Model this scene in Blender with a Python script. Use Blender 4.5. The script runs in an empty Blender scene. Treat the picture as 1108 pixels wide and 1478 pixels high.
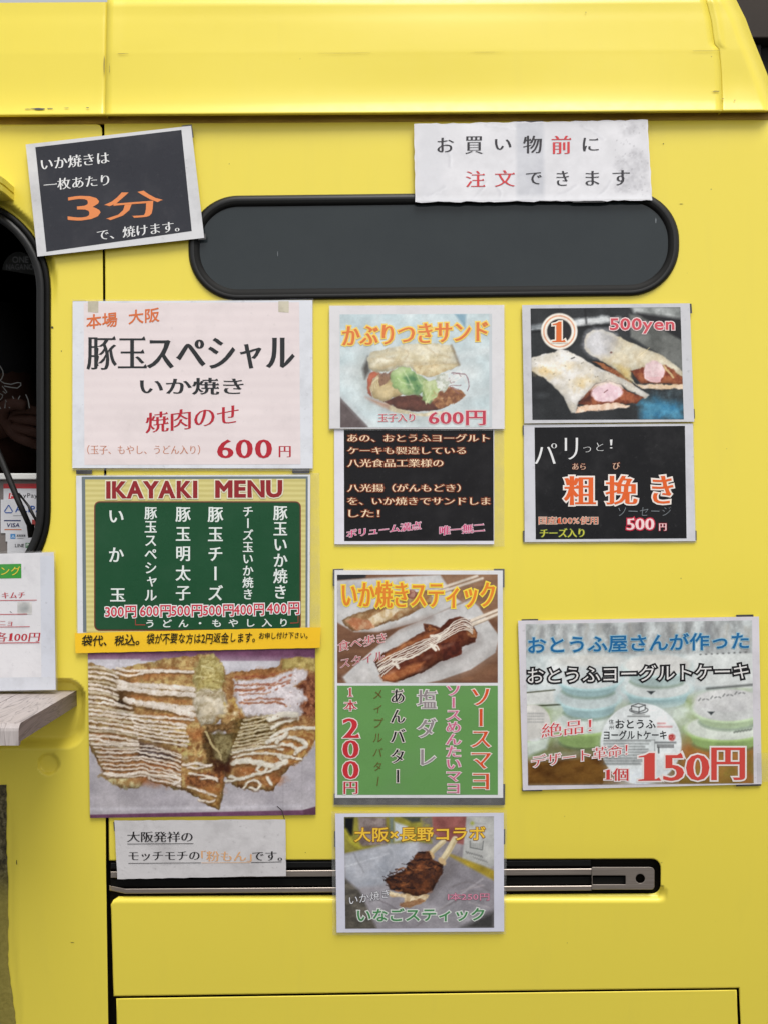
import bpy, bmesh, math, random
import numpy as np
from mathutils import Vector
from mathutils.geometry import delaunay_2d_cdt

R = math.radians
random.seed(7)
scene = bpy.context.scene
col = scene.collection

# ------------------------------------------------------------------ camera, sky, light, exposure
S_ = 0.0009            # metres per photograph pixel on the side of the truck
D = 1.2                # camera distance from the side of the truck
CX, CY, ZC = 554.0, 739.0, 1.35
cam_d = bpy.data.cameras.new("camera")
cam = bpy.data.objects.new("camera", cam_d)
col.objects.link(cam)
cam.location = (0, -D, ZC)
cam.rotation_euler = (R(90), 0, 0)
cam_d.sensor_fit = 'HORIZONTAL'
cam_d.angle = 2 * math.atan(CX * S_ / D)
cam_d.clip_start = 0.02
cam_d.clip_end = 200
scene.camera = cam

SUN_EL, SUN_AZ = 60, 166       # azimuth measured from +Y clockwise: behind the camera, a little left
world = bpy.data.worlds.new("World")
scene.world = world
world.use_nodes = True
wn, wl = world.node_tree.nodes, world.node_tree.links
wn.clear()
sky = wn.new('ShaderNodeTexSky')
sky.sky_type = 'NISHITA'
sky.sun_disc = False
sky.sun_elevation = R(SUN_EL)
sky.sun_rotation = R(SUN_AZ)
sky.air_density = 1.0
sky.dust_density = 1.5
sky.ozone_density = 1.0
hs = wn.new('ShaderNodeHueSaturation')
hs.inputs['Saturation'].default_value = 0.08
bg = wn.new('ShaderNodeBackground')
bg.inputs['Strength'].default_value = 0.09
wo = wn.new('ShaderNodeOutputWorld')
wl.new(sky.outputs[0], hs.inputs['Color'])
wl.new(hs.outputs[0], bg.inputs['Color'])
wl.new(bg.outputs[0], wo.inputs['Surface'])

sun_d = bpy.data.lights.new("sun", 'SUN')
sun_d.energy = 1.45
sun_d.angle = R(30)
sun_d.color = (1.0, 0.965, 0.92)
sun = bpy.data.objects.new("sun", sun_d)
col.objects.link(sun)
saz = R(SUN_AZ)
sdir = Vector((math.sin(saz) * math.cos(R(SUN_EL)), math.cos(saz) * math.cos(R(SUN_EL)), math.sin(R(SUN_EL))))
sun.rotation_euler = sdir.to_track_quat('Z', 'Y').to_euler()
sun.location = sdir * 10

scene.view_settings.view_transform = 'Standard'
scene.view_settings.look = 'None'
scene.view_settings.exposure = 0.93
scene.view_settings.gamma = 1.0

# ------------------------------------------------------------------ geometry helpers
def dbody(py):
    t = (py - 800.0) / 650.0
    return (0.068 if py > 800 else 0.012) * t * t

def pt(px, py, y):
    """point that projects at photograph pixel (px,py) at depth y (y = 0 is the side of the truck)"""
    k = S_ * (D + y) / D
    return ((px - CX) * k, y, ZC - (py - CY) * k)

def SP(px, py, off=0.0):
    return pt(px, py, dbody(py) - off)

def wob(px, py):
    return 0.00018 * (math.sin(px * 0.061 + py * 0.017) + math.sin(py * 0.053 - px * 0.023 + 1.3) + 0.6 * math.sin(px * 0.019 + py * 0.091 + 2.0)) + 0.0009

def PP(px, py, off):
    """point on a sheet stuck to the side, off metres proud"""
    return SP(px, py, off + wob(px, py))

def mesh_obj(name, verts, faces, mats, parent=None, smooth=False, midx=None):
    me = bpy.data.meshes.new(name)
    if parent is not None:
        L = parent['_loc']
        verts = [(v[0] - L[0], v[1] - L[1], v[2] - L[2]) for v in verts]
    me.from_pydata([tuple(v) for v in verts], [], [tuple(f) for f in faces])
    if not isinstance(mats, (list, tuple)):
        mats = [mats]
    for m in mats:
        me.materials.append(m)
    if midx is not None:
        me.polygons.foreach_set('material_index', midx)
    if smooth:
        me.polygons.foreach_set('use_smooth', [True] * len(me.polygons))
    me.update()
    o = bpy.data.objects.new(name, me)
    col.objects.link(o)
    if parent is not None:
        o.parent = parent['o']
    return o

def thing(name, label, cat, loc, group=None):
    o = bpy.data.objects.new(name, None)
    col.objects.link(o)
    o.location = loc
    o.empty_display_size = 0.05
    o['label'] = label
    o['category'] = cat
    if group:
        o['group'] = group
    return {'o': o, '_loc': tuple(loc)}

def sub(parent, o):
    """a handle that makes o (an existing part) the parent of sub-parts; its origin equals the thing's origin"""
    return {'o': o, '_loc': parent['_loc']}

def lin(c):
    c = c / 255.0
    return c / 12.92 if c <= 0.04045 else ((c + 0.055) / 1.055) ** 2.4

GAIN = 0.98
def rgb(c, g=GAIN):
    return tuple(min(0.86, lin(x) * g) for x in c) + (1.0,)

_mats = {}
def plain(name, c, rough=0.35, spec=0.5, metal=0.0, coat=0.0, g=GAIN):
    key = (name, tuple(c), rough, spec, metal, coat)
    if key in _mats:
        return _mats[key]
    m = bpy.data.materials.new(name)
    m.use_nodes = True
    p = m.node_tree.nodes['Principled BSDF']
    p.inputs['Base Color'].default_value = rgb(c, g)
    p.inputs['Roughness'].default_value = rough
    p.inputs['Specular IOR Level'].default_value = spec
    p.inputs['Metallic'].default_value = metal
    p.inputs['Coat Weight'].default_value = coat
    _mats[key] = m
    return m

def nd(m, t, **kw):
    n = m.node_tree.nodes.new(t)
    for k, v in kw.items():
        setattr(n, k, v)
    return n

def noise(m, scale, detail=4, rough=0.55, vec=None, dist=0.0):
    n = nd(m, 'ShaderNodeTexNoise')
    n.inputs['Scale'].default_value = scale
    n.inputs['Detail'].default_value = detail
    n.inputs['Roughness'].default_value = rough
    n.inputs['Distortion'].default_value = dist
    if vec is not None:
        m.node_tree.links.new(vec, n.inputs['Vector'])
    return n

def ramp(m, src, stops):
    r = nd(m, 'ShaderNodeValToRGB')
    e = r.color_ramp.elements
    e[0].position, e[0].color = stops[0][0], stops[0][1]
    e[1].position, e[1].color = stops[1][0], stops[1][1]
    for p_, c_ in stops[2:]:
        x = e.new(p_); x.color = c_
    m.node_tree.links.new(src, r.inputs['Fac'])
    return r

def mix(m, fac, a, b, mode='MIX'):
    n = nd(m, 'ShaderNodeMix', data_type='RGBA', blend_type=mode)
    L = m.node_tree.links
    for sock, v in ((0, fac), (6, a), (7, b)):
        if hasattr(v, 'links'):
            L.new(v, n.inputs[sock])
        elif isinstance(v, (int, float)):
            n.inputs[sock].default_value = v
        else:
            n.inputs[sock].default_value = v
    return n.outputs[2]

def geo_pos(m, scale=(1, 1, 1)):
    g = nd(m, 'ShaderNodeTexCoord')
    mp = nd(m, 'ShaderNodeMapping')
    mp.inputs['Scale'].default_value = scale
    m.node_tree.links.new(g.outputs['Object'], mp.inputs['Vector'])
    return mp.outputs[0]

W1, B1 = (1, 1, 1, 1), (0, 0, 0, 1)

def paper(name, c, dirt=0.25, dirtc=(120, 118, 120), rough=0.28, wrinkle=0.12, stripes=None, seed=0.0, spec=0.1):
    """laminated printed sheet: colour, faint dirt, slightly uneven gloss"""
    m = bpy.data.materials.new(name)
    m.use_nodes = True
    N, L = m.node_tree.nodes, m.node_tree.links
    p = N['Principled BSDF']
    v = geo_pos(m)
    mp = v.node
    mp.inputs['Location'].default_value = (seed * 3.1, seed * 1.7, seed * 2.3)
    n1 = noise(m, 22, 5, 0.65, v)
    n2 = noise(m, 140, 3, 0.7, v)
    r1 = ramp(m, n1.outputs['Fac'], [(0.50, B1), (0.78, (dirt, dirt, dirt, 1))])
    r2 = ramp(m, n2.outputs['Fac'], [(0.62, B1), (0.80, (dirt * 1.2,) * 3 + (1,))])
    base = rgb(c)
    x = mix(m, r1.outputs[0], base, rgb(dirtc))
    x = mix(m, r2.outputs[0], x, rgb(dirtc))
    if stripes:
        freq, sc, amt = stripes
        w = nd(m, 'ShaderNodeTexWave', wave_type='BANDS', bands_direction='Z')
        w.inputs['Scale'].default_value = freq
        w.inputs['Distortion'].default_value = 0.4
        L.new(v, w.inputs['Vector'])
        f = nd(m, 'ShaderNodeMath', operation='MULTIPLY')
        L.new(w.outputs['Fac'], f.inputs[0]); f.inputs[1].default_value = amt
        x = mix(m, f.outputs[0], x, rgb(sc))
    L.new(x, p.inputs['Base Color'])
    rr = ramp(m, n1.outputs['Fac'], [(0.3, (rough * 0.8,) * 3 + (1,)), (0.75, (rough * 1.5,) * 3 + (1,))])
    L.new(rr.outputs[0], p.inputs['Roughness'])
    p.inputs['Specular IOR Level'].default_value = spec
    b = nd(m, 'ShaderNodeBump')
    b.inputs['Strength'].default_value = wrinkle
    b.inputs['Distance'].default_value = 0.002
    n3 = noise(m, 38, 3, 0.5, v, 0.6)
    L.new(n3.outputs['Fac'], b.inputs['Height'])
    L.new(b.outputs[0], p.inputs['Normal'])
    return m

# ------------------------------------------------------------------ lettering built from the bundled typeface
_fc = bpy.data.curves.new('letter_source', 'FONT')
_fc.resolution_u = 3
_fo = bpy.data.objects.new('letter_source', _fc)
col.objects.link(_fo)
_gl = {}

def _raw(s):
    _fc.body = s
    bpy.context.view_layer.update()
    me = _fo.to_mesh()
    v = np.array([x.co[:2] for x in me.vertices], dtype=float).reshape(-1, 2)
    f = [tuple(p.vertices) for p in me.polygons]
    _fo.to_mesh_clear()
    return v, f

_a, _ = _raw('本'); _b, _ = _raw('本本')
EM = (_b[:, 0].max() - _b[:, 0].min()) - (_a[:, 0].max() - _a[:, 0].min())
print("EM", EM)

def glyph(ch):
    if ch in _gl:
        return _gl[ch]
    v, f = _raw(ch)
    v = v / EM
    if len(f):
        a = v[[q[0] for q in f]]; b = v[[q[1] for q in f]]; c = v[[q[2] for q in f]]
        ar = ((b - a)[:, 0] * (c - a)[:, 1] - (b - a)[:, 1] * (c - a)[:, 0]).sum()
        if ar < 0:
            f = [tuple(reversed(q)) for q in f]
    de = {}
    for q in f:
        for i in range(len(q)):
            de[(q[i], q[(i + 1) % len(q)])] = 1
    bd = [(a, b) for (a, b) in de if (b, a) not in de]
    if ord(ch) < 256:
        adv = (v[:, 0].max() + 0.07) if len(v) else 0.4
    else:
        adv = 1.0
    _gl[ch] = (v, f, bd, adv)
    return _gl[ch]

STY = {
    'gothic': (0.0, 0.0, False), 'gothicb': (0.018, 0.018, False), 'gothich': (0.05, 0.036, False),
    'min': (0.003, -0.021, True), 'minb': (0.022, -0.014, True), 'minh': (0.036, -0.004, True),
    'thin': (-0.012, -0.022, True), 'hand': (-0.014, -0.014, False), 'brush': (0.022, 0.008, False),
}

_one = [(0.04, 0), (0.46, 0), (0.46, 0.035), (0.335, 0.055), (0.335, 0.745), (0.25, 0.745), (0.17, 0.69), (0.05, 0.655), (0.05, 0.62), (0.165, 0.63), (0.165, 0.055), (0.04, 0.035)]
ONE = (np.array(_one), [tuple(range(12))], [(i, (i + 1) % 12) for i in range(12)], 0.52)

def layout(text, vertical=False, gap=0.0, jit=0.0, shear=0.0, serif=False):
    """list of (verts em-space, faces, boundary, is_serif_one)"""
    out = []
    x = y = 0.0
    rnd = random.Random(hash(len(text)) + 5)
    for ch in text:
        if ch in ' 　':
            if vertical: y -= 0.5 if ch == ' ' else 1.0
            else: x += 0.5 if ch == ' ' else 1.0
            continue
        v, f, bd, adv = ONE if (serif and ch == '1') else glyph(ch)
        w = v.copy()
        ctr = w.mean(axis=0)
        if vertical:
            if ch == 'ー':
                c0 = np.array([0.5, 0.38])
                d = w - c0
                w = np.stack([-d[:, 1] * 1.0, -d[:, 0]], axis=1)
                w[:, 0] = -w[:, 0] * -1
                w = np.stack([d[:, 1], -d[:, 0]], axis=1) + c0
            elif ord(ch) < 256:
                w[:, 0] += 0.5 - (w[:, 0].max() + w[:, 0].min()) / 2
            elif ch in 'ャュョッァィゥェォゃゅょっ':
                w += np.array([0.08, 0.1])
        if jit:
            a = rnd.uniform(-1, 1) * jit * 0.5
            s = 1 + rnd.uniform(-1, 1) * jit * 0.6
            c0 = (w.max(axis=0) + w.min(axis=0)) / 2
            d = (w - c0) * s
            w = np.stack([d[:, 0] * math.cos(a) - d[:, 1] * math.sin(a), d[:, 0] * math.sin(a) + d[:, 1] * math.cos(a)], axis=1) + c0
            w[:, 1] += rnd.uniform(-1, 1) * jit * 0.25
        if shear:
            w[:, 0] += shear * (w[:, 1] - 0.35)
        w = w + np.array([x, y])
        out.append((w, f, bd, ch))
        if vertical: y -= (1.0 if ord(ch) > 255 else 0.92) + gap
        else: x += adv + gap
    return out

def lettering(poster, text, box, c, style='min', off=0.0004, slope=0.0, lean=0.0, outline=None, vertical=False,
              gap=0.0, jit=0.0, shear=0.0, name='lettering', label=None, PF=None, arc=0.0, rough=0.3):
    """one line of print: flat letters lying on the sheet. outline = [(colour, width px), ...] outermost first"""
    PF = PF or poster.get('pf') or PP
    base_off = poster.get('off', 0.0) + off
    G = layout(text, vertical, gap, jit, shear, STY[style][2])
    allv = np.concatenate([g[0] for g in G])
    if vertical and gap == 0 and len(G) > 1:      # spread the characters of a column instead of stretching them
        wx = (box[2] - box[0]) / (allv[:, 0].max() - allv[:, 0].min()); want = (box[3] - box[1]) / (wx * 1.06)
        cur = allv[:, 1].max() - allv[:, 1].min()
        g_ = (want - cur) / (len(G) - 1)
        if g_ > 0.04 or g_ < -0.04:
            gap = max(-0.06, g_); G = layout(text, vertical, gap, jit, shear, STY[style][2]); allv = np.concatenate([g[0] for g in G])
    mn, mx = allv.min(axis=0), allv.max(axis=0)
    x0, y0, x1, y1 = box
    sx = (x1 - x0) / max(1e-6, mx[0] - mn[0])
    sy = (y1 - y0) / max(1e-6, mx[1] - mn[1])
    emx = min(sx, sy)
    ax, ay, ser = STY[style]
    if text == '1': ax = ay = 0.0
    layers = []
    if outline:
        for (oc, ow) in outline:
            layers.append((oc, ow))
    layers.append((c, 0.0))
    V, F, MI, mats = [], [], [], []
    for li, (lc, ow) in enumerate(layers):
        mats.append(plain('ink', lc, rough=rough, spec=0.25))
        for gi, (w, f, bd, ch) in enumerate(G):
            q = np.stack([x0 + (w[:, 0] - mn[0]) * sx, y0 + (mx[1] - w[:, 1]) * sy], axis=1)
            nrm = np.zeros_like(q); cnt = np.zeros(len(q))
            n1 = {}
            for (a, b) in bd:
                d = q[b] - q[a]
                Ln = math.hypot(*d)
                if Ln < 1e-9: continue
                n = np.array([-d[1], d[0]]) / Ln
                for k in (a, b):
                    n1.setdefault(k, []).append(n)
            for k, ns in n1.items():
                if len(ns) >= 2:
                    s = ns[0] + ns[1]
                    dn = 1 + float(ns[0] @ ns[1])
                    m_ = s / max(dn, 0.35)
                    l_ = math.hypot(*m_)
                    if l_ > 1.6: m_ *= 1.6 / l_
                    nrm[k] = m_
                else:
                    nrm[k] = ns[0]
            amp = np.array([ax * emx + ow, ay * emx + ow])
            q2 = q + nrm * amp
            extra = []
            if ser:
                e = emx
                nxt = {a: b for a, b in bd}; prv = {b: a for a, b in bd}
                for (a, b) in bd:
                    d = q[b] - q[a]
                    if d[1] < 0 and abs(d[0]) < 0.35 * abs(d[1]) and 0.03 * sy < abs(d[1]) < 0.12 * sy:
                        c2, p0 = nxt.get(b), prv.get(a)
                        if c2 is None or p0 is None: continue
                        d2, d0 = q[c2] - q[b], q[a] - q[p0]
                        if abs(d2[1]) < 0.3 * abs(d2[0]) and d2[0] < -0.1 * sx and abs(d0[1]) < 0.3 * abs(d0[0]) and d0[0] > 0.1 * sx:
                            tx, ty = q2[b]
                            extra.append([(tx + 0.012 * sx + ow, q2[a][1] + ow * 0.2), (tx - 0.005 * sx, ty - 0.0 * sy), (tx - 0.035 * sx, ty - 0.062 * sy - ow * 0.5), (tx - 0.115 * sx - ow * 0.6, ty + 0.004 * sy)])
            z = base_off + li * 0.00022 + (gi % 3) * 0.00004
            def put(px, py, zz):
                yy = py + slope * (px - x0)
                if arc:
                    yy += arc * (((px - x0) / (x1 - x0) - 0.5) ** 2 * 4 - 1)
                xx = px + lean * (py - y0)
                return PF(xx, yy, zz)
            b0 = len(V)
            V.extend(put(a, b, z) for a, b in q2)
            for t in f:
                F.append(tuple(i + b0 for i in t)); MI.append(li)
            for ex in extra:
                b0 = len(V)
                V.extend(put(a, b, z + 0.00002) for a, b in ex)
                F.append(tuple(range(b0, b0 + len(ex)))); MI.append(li)
    o = mesh_obj(name, V, F, mats, poster, midx=MI)
    if label: o['label'] = label
    return o

def stroke_mesh(poster, paths, c, off=0.0006, name='drawing', PF=None, rough=0.4):
    """flat pen strokes: paths = [(points, width px), ...]"""
    PF = PF or poster.get('pf') or PP
    V, F = [], []
    if len(paths) > 1 and name in ('underline', 'drawing'):
        for pa in paths: stroke_mesh(poster, [pa], c, off, name if name == 'underline' else 'bracket', PF, rough)
        return
    for k, (pts, w) in enumerate(paths):
        n = len(pts)
        b0 = len(V)
        for i, p in enumerate(pts):
            a = pts[max(0, i - 1)]; b = pts[min(n - 1, i + 1)]
            dx, dy = b[0] - a[0], b[1] - a[1]
            L = math.hypot(dx, dy) or 1
            nx, ny = -dy / L * w / 2, dx / L * w / 2
            z = poster.get('off', 0) + off + (k % 4) * 0.00004
            V.append(PF(p[0] + nx, p[1] + ny, z)); V.append(PF(p[0] - nx, p[1] - ny, z))
        for i in range(n - 1):
            a = b0 + 2 * i
            F.append((a, a + 2, a + 3, a + 1))
    return mesh_obj(name, V, F, plain('pen_line', c, rough=rough), poster)

def quadgrid(q, nu, nv):
    """bilinear grid over corners TL TR BR BL -> arrays X, Y of shape (nv+1, nu+1)"""
    u = np.linspace(0, 1, nu + 1)[None, :]; v = np.linspace(0, 1, nv + 1)[:, None]
    (ax, ay), (bx, by), (cx, cy), (dx, dy) = q
    X = (1 - u) * (1 - v) * ax + u * (1 - v) * bx + u * v * cx + (1 - u) * v * dx
    Y = (1 - u) * (1 - v) * ay + u * (1 - v) * by + u * v * cy + (1 - u) * v * dy
    return X, Y

def grid_faces(nu, nv, flip=False):
    i = np.arange(nu)[None, :] + (np.arange(nv) * (nu + 1))[:, None]
    a = i; b = i + 1; c = i + nu + 2; d = i + nu + 1
    f = np.stack([d, c, b, a], axis=-1).reshape(-1, 4)
    return f

def sheet(poster, q, m, off=0.0, thick=0.0, name='sheet', PF=None, rag=0.0, step=8, base=None):
    """a sheet with thickness going back towards the truck"""
    PF = PF or poster.get('pf') or PP
    base_off = (poster.get('off', 0.0) if base is None else base) + off
    W = max(abs(q[1][0] - q[0][0]), 4); H = max(abs(q[3][1] - q[0][1]), 4)
    nu, nv = max(2, int(W / step)), max(2, int(H / step))
    X, Y = quadgrid(q, nu, nv)
    if rag:
        rr = np.random.RandomState(int(q[0][0] + q[0][1]))
        Y[0, :] += rr.uniform(-rag, rag, nu + 1); Y[-1, :] += rr.uniform(-rag, rag, nu + 1)
        X[:, 0] += rr.uniform(-rag, rag, nv + 1) * .6; X[:, -1] += rr.uniform(-rag, rag, nv + 1) * .6
    V = [PF(x, y, base_off) for x, y in zip(X.ravel(), Y.ravel())]
    F = [tuple(t) for t in grid_faces(nu, nv)]
    if thick > 0:
        loop = [i for i in range(nu + 1)] + [j * (nu + 1) + nu for j in range(1, nv + 1)] + \
               [nv * (nu + 1) + i for i in range(nu - 1, -1, -1)] + [j * (nu + 1) for j in range(nv - 1, 0, -1)]
        b0 = len(V)
        xr, yr = X.ravel(), Y.ravel()
        for i in loop:
            V.append(PF(xr[i], yr[i], base_off - thick))
        n = len(loop)
        for k in range(n):
            F.append((loop[k], loop[(k + 1) % n], b0 + (k + 1) % n, b0 + k))
        F.append(tuple(b0 + k for k in range(n)))
    return mesh_obj(name, V, F, m, poster, smooth=False)

def rect(x0, y0, x1, y1):
    return [(x0, y0), (x1, y0), (x1, y1), (x0, y1)]

def rrect(x0, y0, x1, y1, r, n=8):
    """rounded rectangle loop, clockwise in picture axes; r = radius or (tl,tr,br,bl)"""
    if not isinstance(r, (tuple, list)): r = (r,) * 4
    P = []
    for (cx, cy, a0, rr) in ((x0 + r[0], y0 + r[0], 180, r[0]), (x1 - r[1], y0 + r[1], 270, r[1]), (x1 - r[2], y1 - r[2], 0, r[2]), (x0 + r[3], y1 - r[3], 90, r[3])):
        if rr <= 0.01:
            P.append((cx, cy)); continue
        for i in range(n + 1):
            a = R(a0 + 90 * i / n)
            P.append((cx + rr * math.cos(a), cy + rr * math.sin(a)))
    return P

def flat_poly(poster, loop, m, off, name, PF=None, holes=None):
    PF = PF or poster.get('pf') or PP
    z = poster.get('off', 0) + off
    return cdt_panel(name, loop, holes or [], 16, lambda x, y: 0.0, m, poster, rim=0, PF=lambda x, y, o: PF(x, y, z + o))

def inside(px, py, loop):
    x = np.asarray(px); y = np.asarray(py)
    c = np.zeros(x.shape, bool)
    n = len(loop)
    for i in range(n):
        x1, y1 = loop[i]; x2, y2 = loop[(i + 1) % n]
        if y1 == y2: continue
        cond = ((y1 > y) != (y2 > y)) & (x < (x2 - x1) * (y - y1) / (y2 - y1) + x1)
        c ^= cond
    return c

def loopdist(X, Y, loop, closed=True):
    d = np.full(np.shape(X), 1e9)
    n = len(loop)
    for i in range(n if closed else n - 1):
        x1, y1 = loop[i]; x2, y2 = loop[(i + 1) % n]
        dx, dy = x2 - x1, y2 - y1
        L2 = dx * dx + dy * dy + 1e-12
        t = np.clip(((X - x1) * dx + (Y - y1) * dy) / L2, 0, 1)
        d = np.minimum(d, np.hypot(X - x1 - t * dx, Y - y1 - t * dy))
    return d

def area(loop):
    return sum(loop[i][0] * loop[(i + 1) % len(loop)][1] - loop[(i + 1) % len(loop)][0] * loop[i][1] for i in range(len(loop))) / 2

def inset(loop, w):
    """move a loop towards its inside by w (inside of the loop itself)"""
    s = 1 if area(loop) > 0 else -1
    n = len(loop); out = []
    for i in range(n):
        p = np.array(loop[i]); a = np.array(loop[i - 1]); b = np.array(loop[(i + 1) % n])
        d1 = (p - a) / (np.hypot(*(p - a)) + 1e-9); d2 = (b - p) / (np.hypot(*(b - p)) + 1e-9)
        n1 = np.array([-d1[1], d1[0]]) * s; n2 = np.array([-d2[1], d2[0]]) * s
        m = (n1 + n2) / max(0.3, 1 + float(n1 @ n2))
        out.append(tuple(p + m * w))
    return out

def dens(loop, step):
    out = []
    n = len(loop)
    for i in range(n):
        a, b = loop[i], loop[(i + 1) % n]
        L = math.hypot(b[0] - a[0], b[1] - a[1])
        k = max(1, int(L / step))
        for j in range(k):
            out.append((a[0] + (b[0] - a[0]) * j / k, a[1] + (b[1] - a[1]) * j / k))
    return out

def cdt_panel(name, outer, holes, step, hfn, m, parent, rim=1.6, fine=None, depth=0.012, PF=SP, smooth=True, bev=0.0012):
    """sheet-metal panel: outline with holes, heights from hfn, rolled edge and returned flange"""
    outer = dens(outer, step); holes = [dens(h, step) for h in holes]
    loops = [inset(outer, rim)] + [inset(h, -rim) for h in holes] if rim else [outer] + holes
    pts, edges = [], []
    for lp in loops:
        b = len(pts); pts += lp
        edges += [(b + i, b + (i + 1) % len(lp)) for i in range(len(lp))]
    xs = [p[0] for p in outer]; ys = [p[1] for p in outer]
    gx, gy = np.meshgrid(np.arange(min(xs) + step / 2, max(xs), step), np.arange(min(ys) + step / 2, max(ys), step))
    gx, gy = gx.ravel(), gy.ravel()
    if fine:
        for (x0, y0, x1, y1, st) in fine:
            k = ~((gx > x0) & (gx < x1) & (gy > y0) & (gy < y1))
            fx, fy = np.meshgrid(np.arange(x0, x1, st), np.arange(y0, y1, st))
            gx = np.concatenate([gx[k], fx.ravel()]); gy = np.concatenate([gy[k], fy.ravel()])
    ok = inside(gx, gy, loops[0])
    for h in loops[1:]: ok &= ~inside(gx, gy, h)
    for lp in loops: ok &= loopdist(gx, gy, lp) > min(1.2, step * 0.4)
    pts += list(zip(gx[ok], gy[ok]))
    res = delaunay_2d_cdt([Vector((float(a), float(b))) for a, b in pts], edges, [], 0, 1e-5)
    P2, T = res[0], res[2]
    px = np.array([p.x for p in P2]); py = np.array([p.y for p in P2])
    T = np.array([t for t in T if len(t) == 3])
    cx = px[T].mean(axis=1); cy = py[T].mean(axis=1)
    k = inside(cx, cy, loops[0])
    for h in loops[1:]: k &= ~inside(cx, cy, h)
    T = T[k]
    V = [PF(a, b, hfn(a, b)) for a, b in zip(px, py)]
    e_ = 0.6
    def front(a, b):
        p = Vector(PF(a + e_, b, hfn(a + e_, b))) - Vector(PF(a - e_, b, hfn(a - e_, b)))
        q = Vector(PF(a, b - e_, hfn(a, b - e_))) - Vector(PF(a, b + e_, hfn(a, b + e_)))
        return p.cross(q).normalized()
    N = [front(a, b) for a, b in zip(px, py)]
    F = []
    for t in T:
        a, b, c = t
        ar = (px[b] - px[a]) * (py[c] - py[a]) - (py[b] - py[a]) * (px[c] - px[a])
        F.append((a, c, b) if ar > 0 else (a, b, c))
    if rim:
        for li, (lo, inn) in enumerate(zip([outer] + holes, loops)):
            b0 = len(V); n = len(lo)
            mid = inset(lo, rim * 0.35 if li == 0 else -rim * 0.35)
            V += [PF(a, b, hfn(a, b)) for a, b in inn]
            V += [PF(a, b, hfn(a, b) - bev * 0.35) for a, b in mid]
            V += [PF(a, b, hfn(a, b) - bev) for a, b in lo]
            V += [PF(a, b, hfn(a, b) - depth) for a, b in lo]
            for kk, bl in ((0, 0.0), (1, 0.35), (2, 0.8), (3, 1.0)):
                for (a, b), (ia, ib) in zip(lo, inn):
                    ow = Vector((a - ia, 0, -(b - ib))).normalized()
                    N.append((front(ia, ib) * (1 - bl) + ow * bl).normalized())
            s = area(lo) > 0
            if li > 0: s = not s
            for r_ in range(3):
                for i in range(n):
                    j = (i + 1) % n
                    q = (b0 + r_ * n + i, b0 + r_ * n + j, b0 + (r_ + 1) * n + j, b0 + (r_ + 1) * n + i)
                    F.append(q if s else tuple(reversed(q)))
    o = mesh_obj(name, V, F, m, parent, smooth=True)
    if parent is None or len(N) == len(o.data.vertices):
        o.data.normals_split_custom_set_from_vertices([tuple(n) for n in N])
    return o

def tube(parent, pts, r, m, name, n=10, PF=None):
    V, F = [], []
    P = [Vector(p) for p in pts]
    for i, p in enumerate(P):
        d = (P[min(i + 1, len(P) - 1)] - P[max(i - 1, 0)]).normalized()
        u = d.cross(Vector((0, 1, 0.01))).normalized(); w = d.cross(u)
        rr = r[i] if isinstance(r, (list, tuple)) else r
        for k in range(n):
            a = 2 * math.pi * k / n
            V.append(p + u * math.cos(a) * rr + w * math.sin(a) * rr)
    for i in range(len(P) - 1):
        for k in range(n):
            a = i * n + k; b = i * n + (k + 1) % n
            F.append((a, b, b + n, a + n))
    F.append(tuple(range(n))); F.append(tuple(range((len(P) - 1) * n, len(P) * n)))
    return mesh_obj(name, V, F, m, parent, smooth=True)

def boxw(parent, x0, x1, y0, y1, z0, z1, m, name, bev=0.0, smooth=False):
    bm = bmesh.new()
    bmesh.ops.create_cube(bm, size=1)
    for v in bm.verts:
        v.co = ((x0 + x1) / 2 + v.co.x * (x1 - x0), (y0 + y1) / 2 + v.co.y * (y1 - y0), (z0 + z1) / 2 + v.co.z * (z1 - z0))
    if bev:
        bmesh.ops.bevel(bm, geom=list(bm.edges), offset=bev, segments=3, profile=0.5, affect='EDGES')
    bm.verts.index_update()
    V = [tuple(v.co) for v in bm.verts]; F = [tuple(v.index for v in f.verts) for f in bm.faces]
    bm.free()
    return mesh_obj(name, V, F, m, parent, smooth=smooth)

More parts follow.
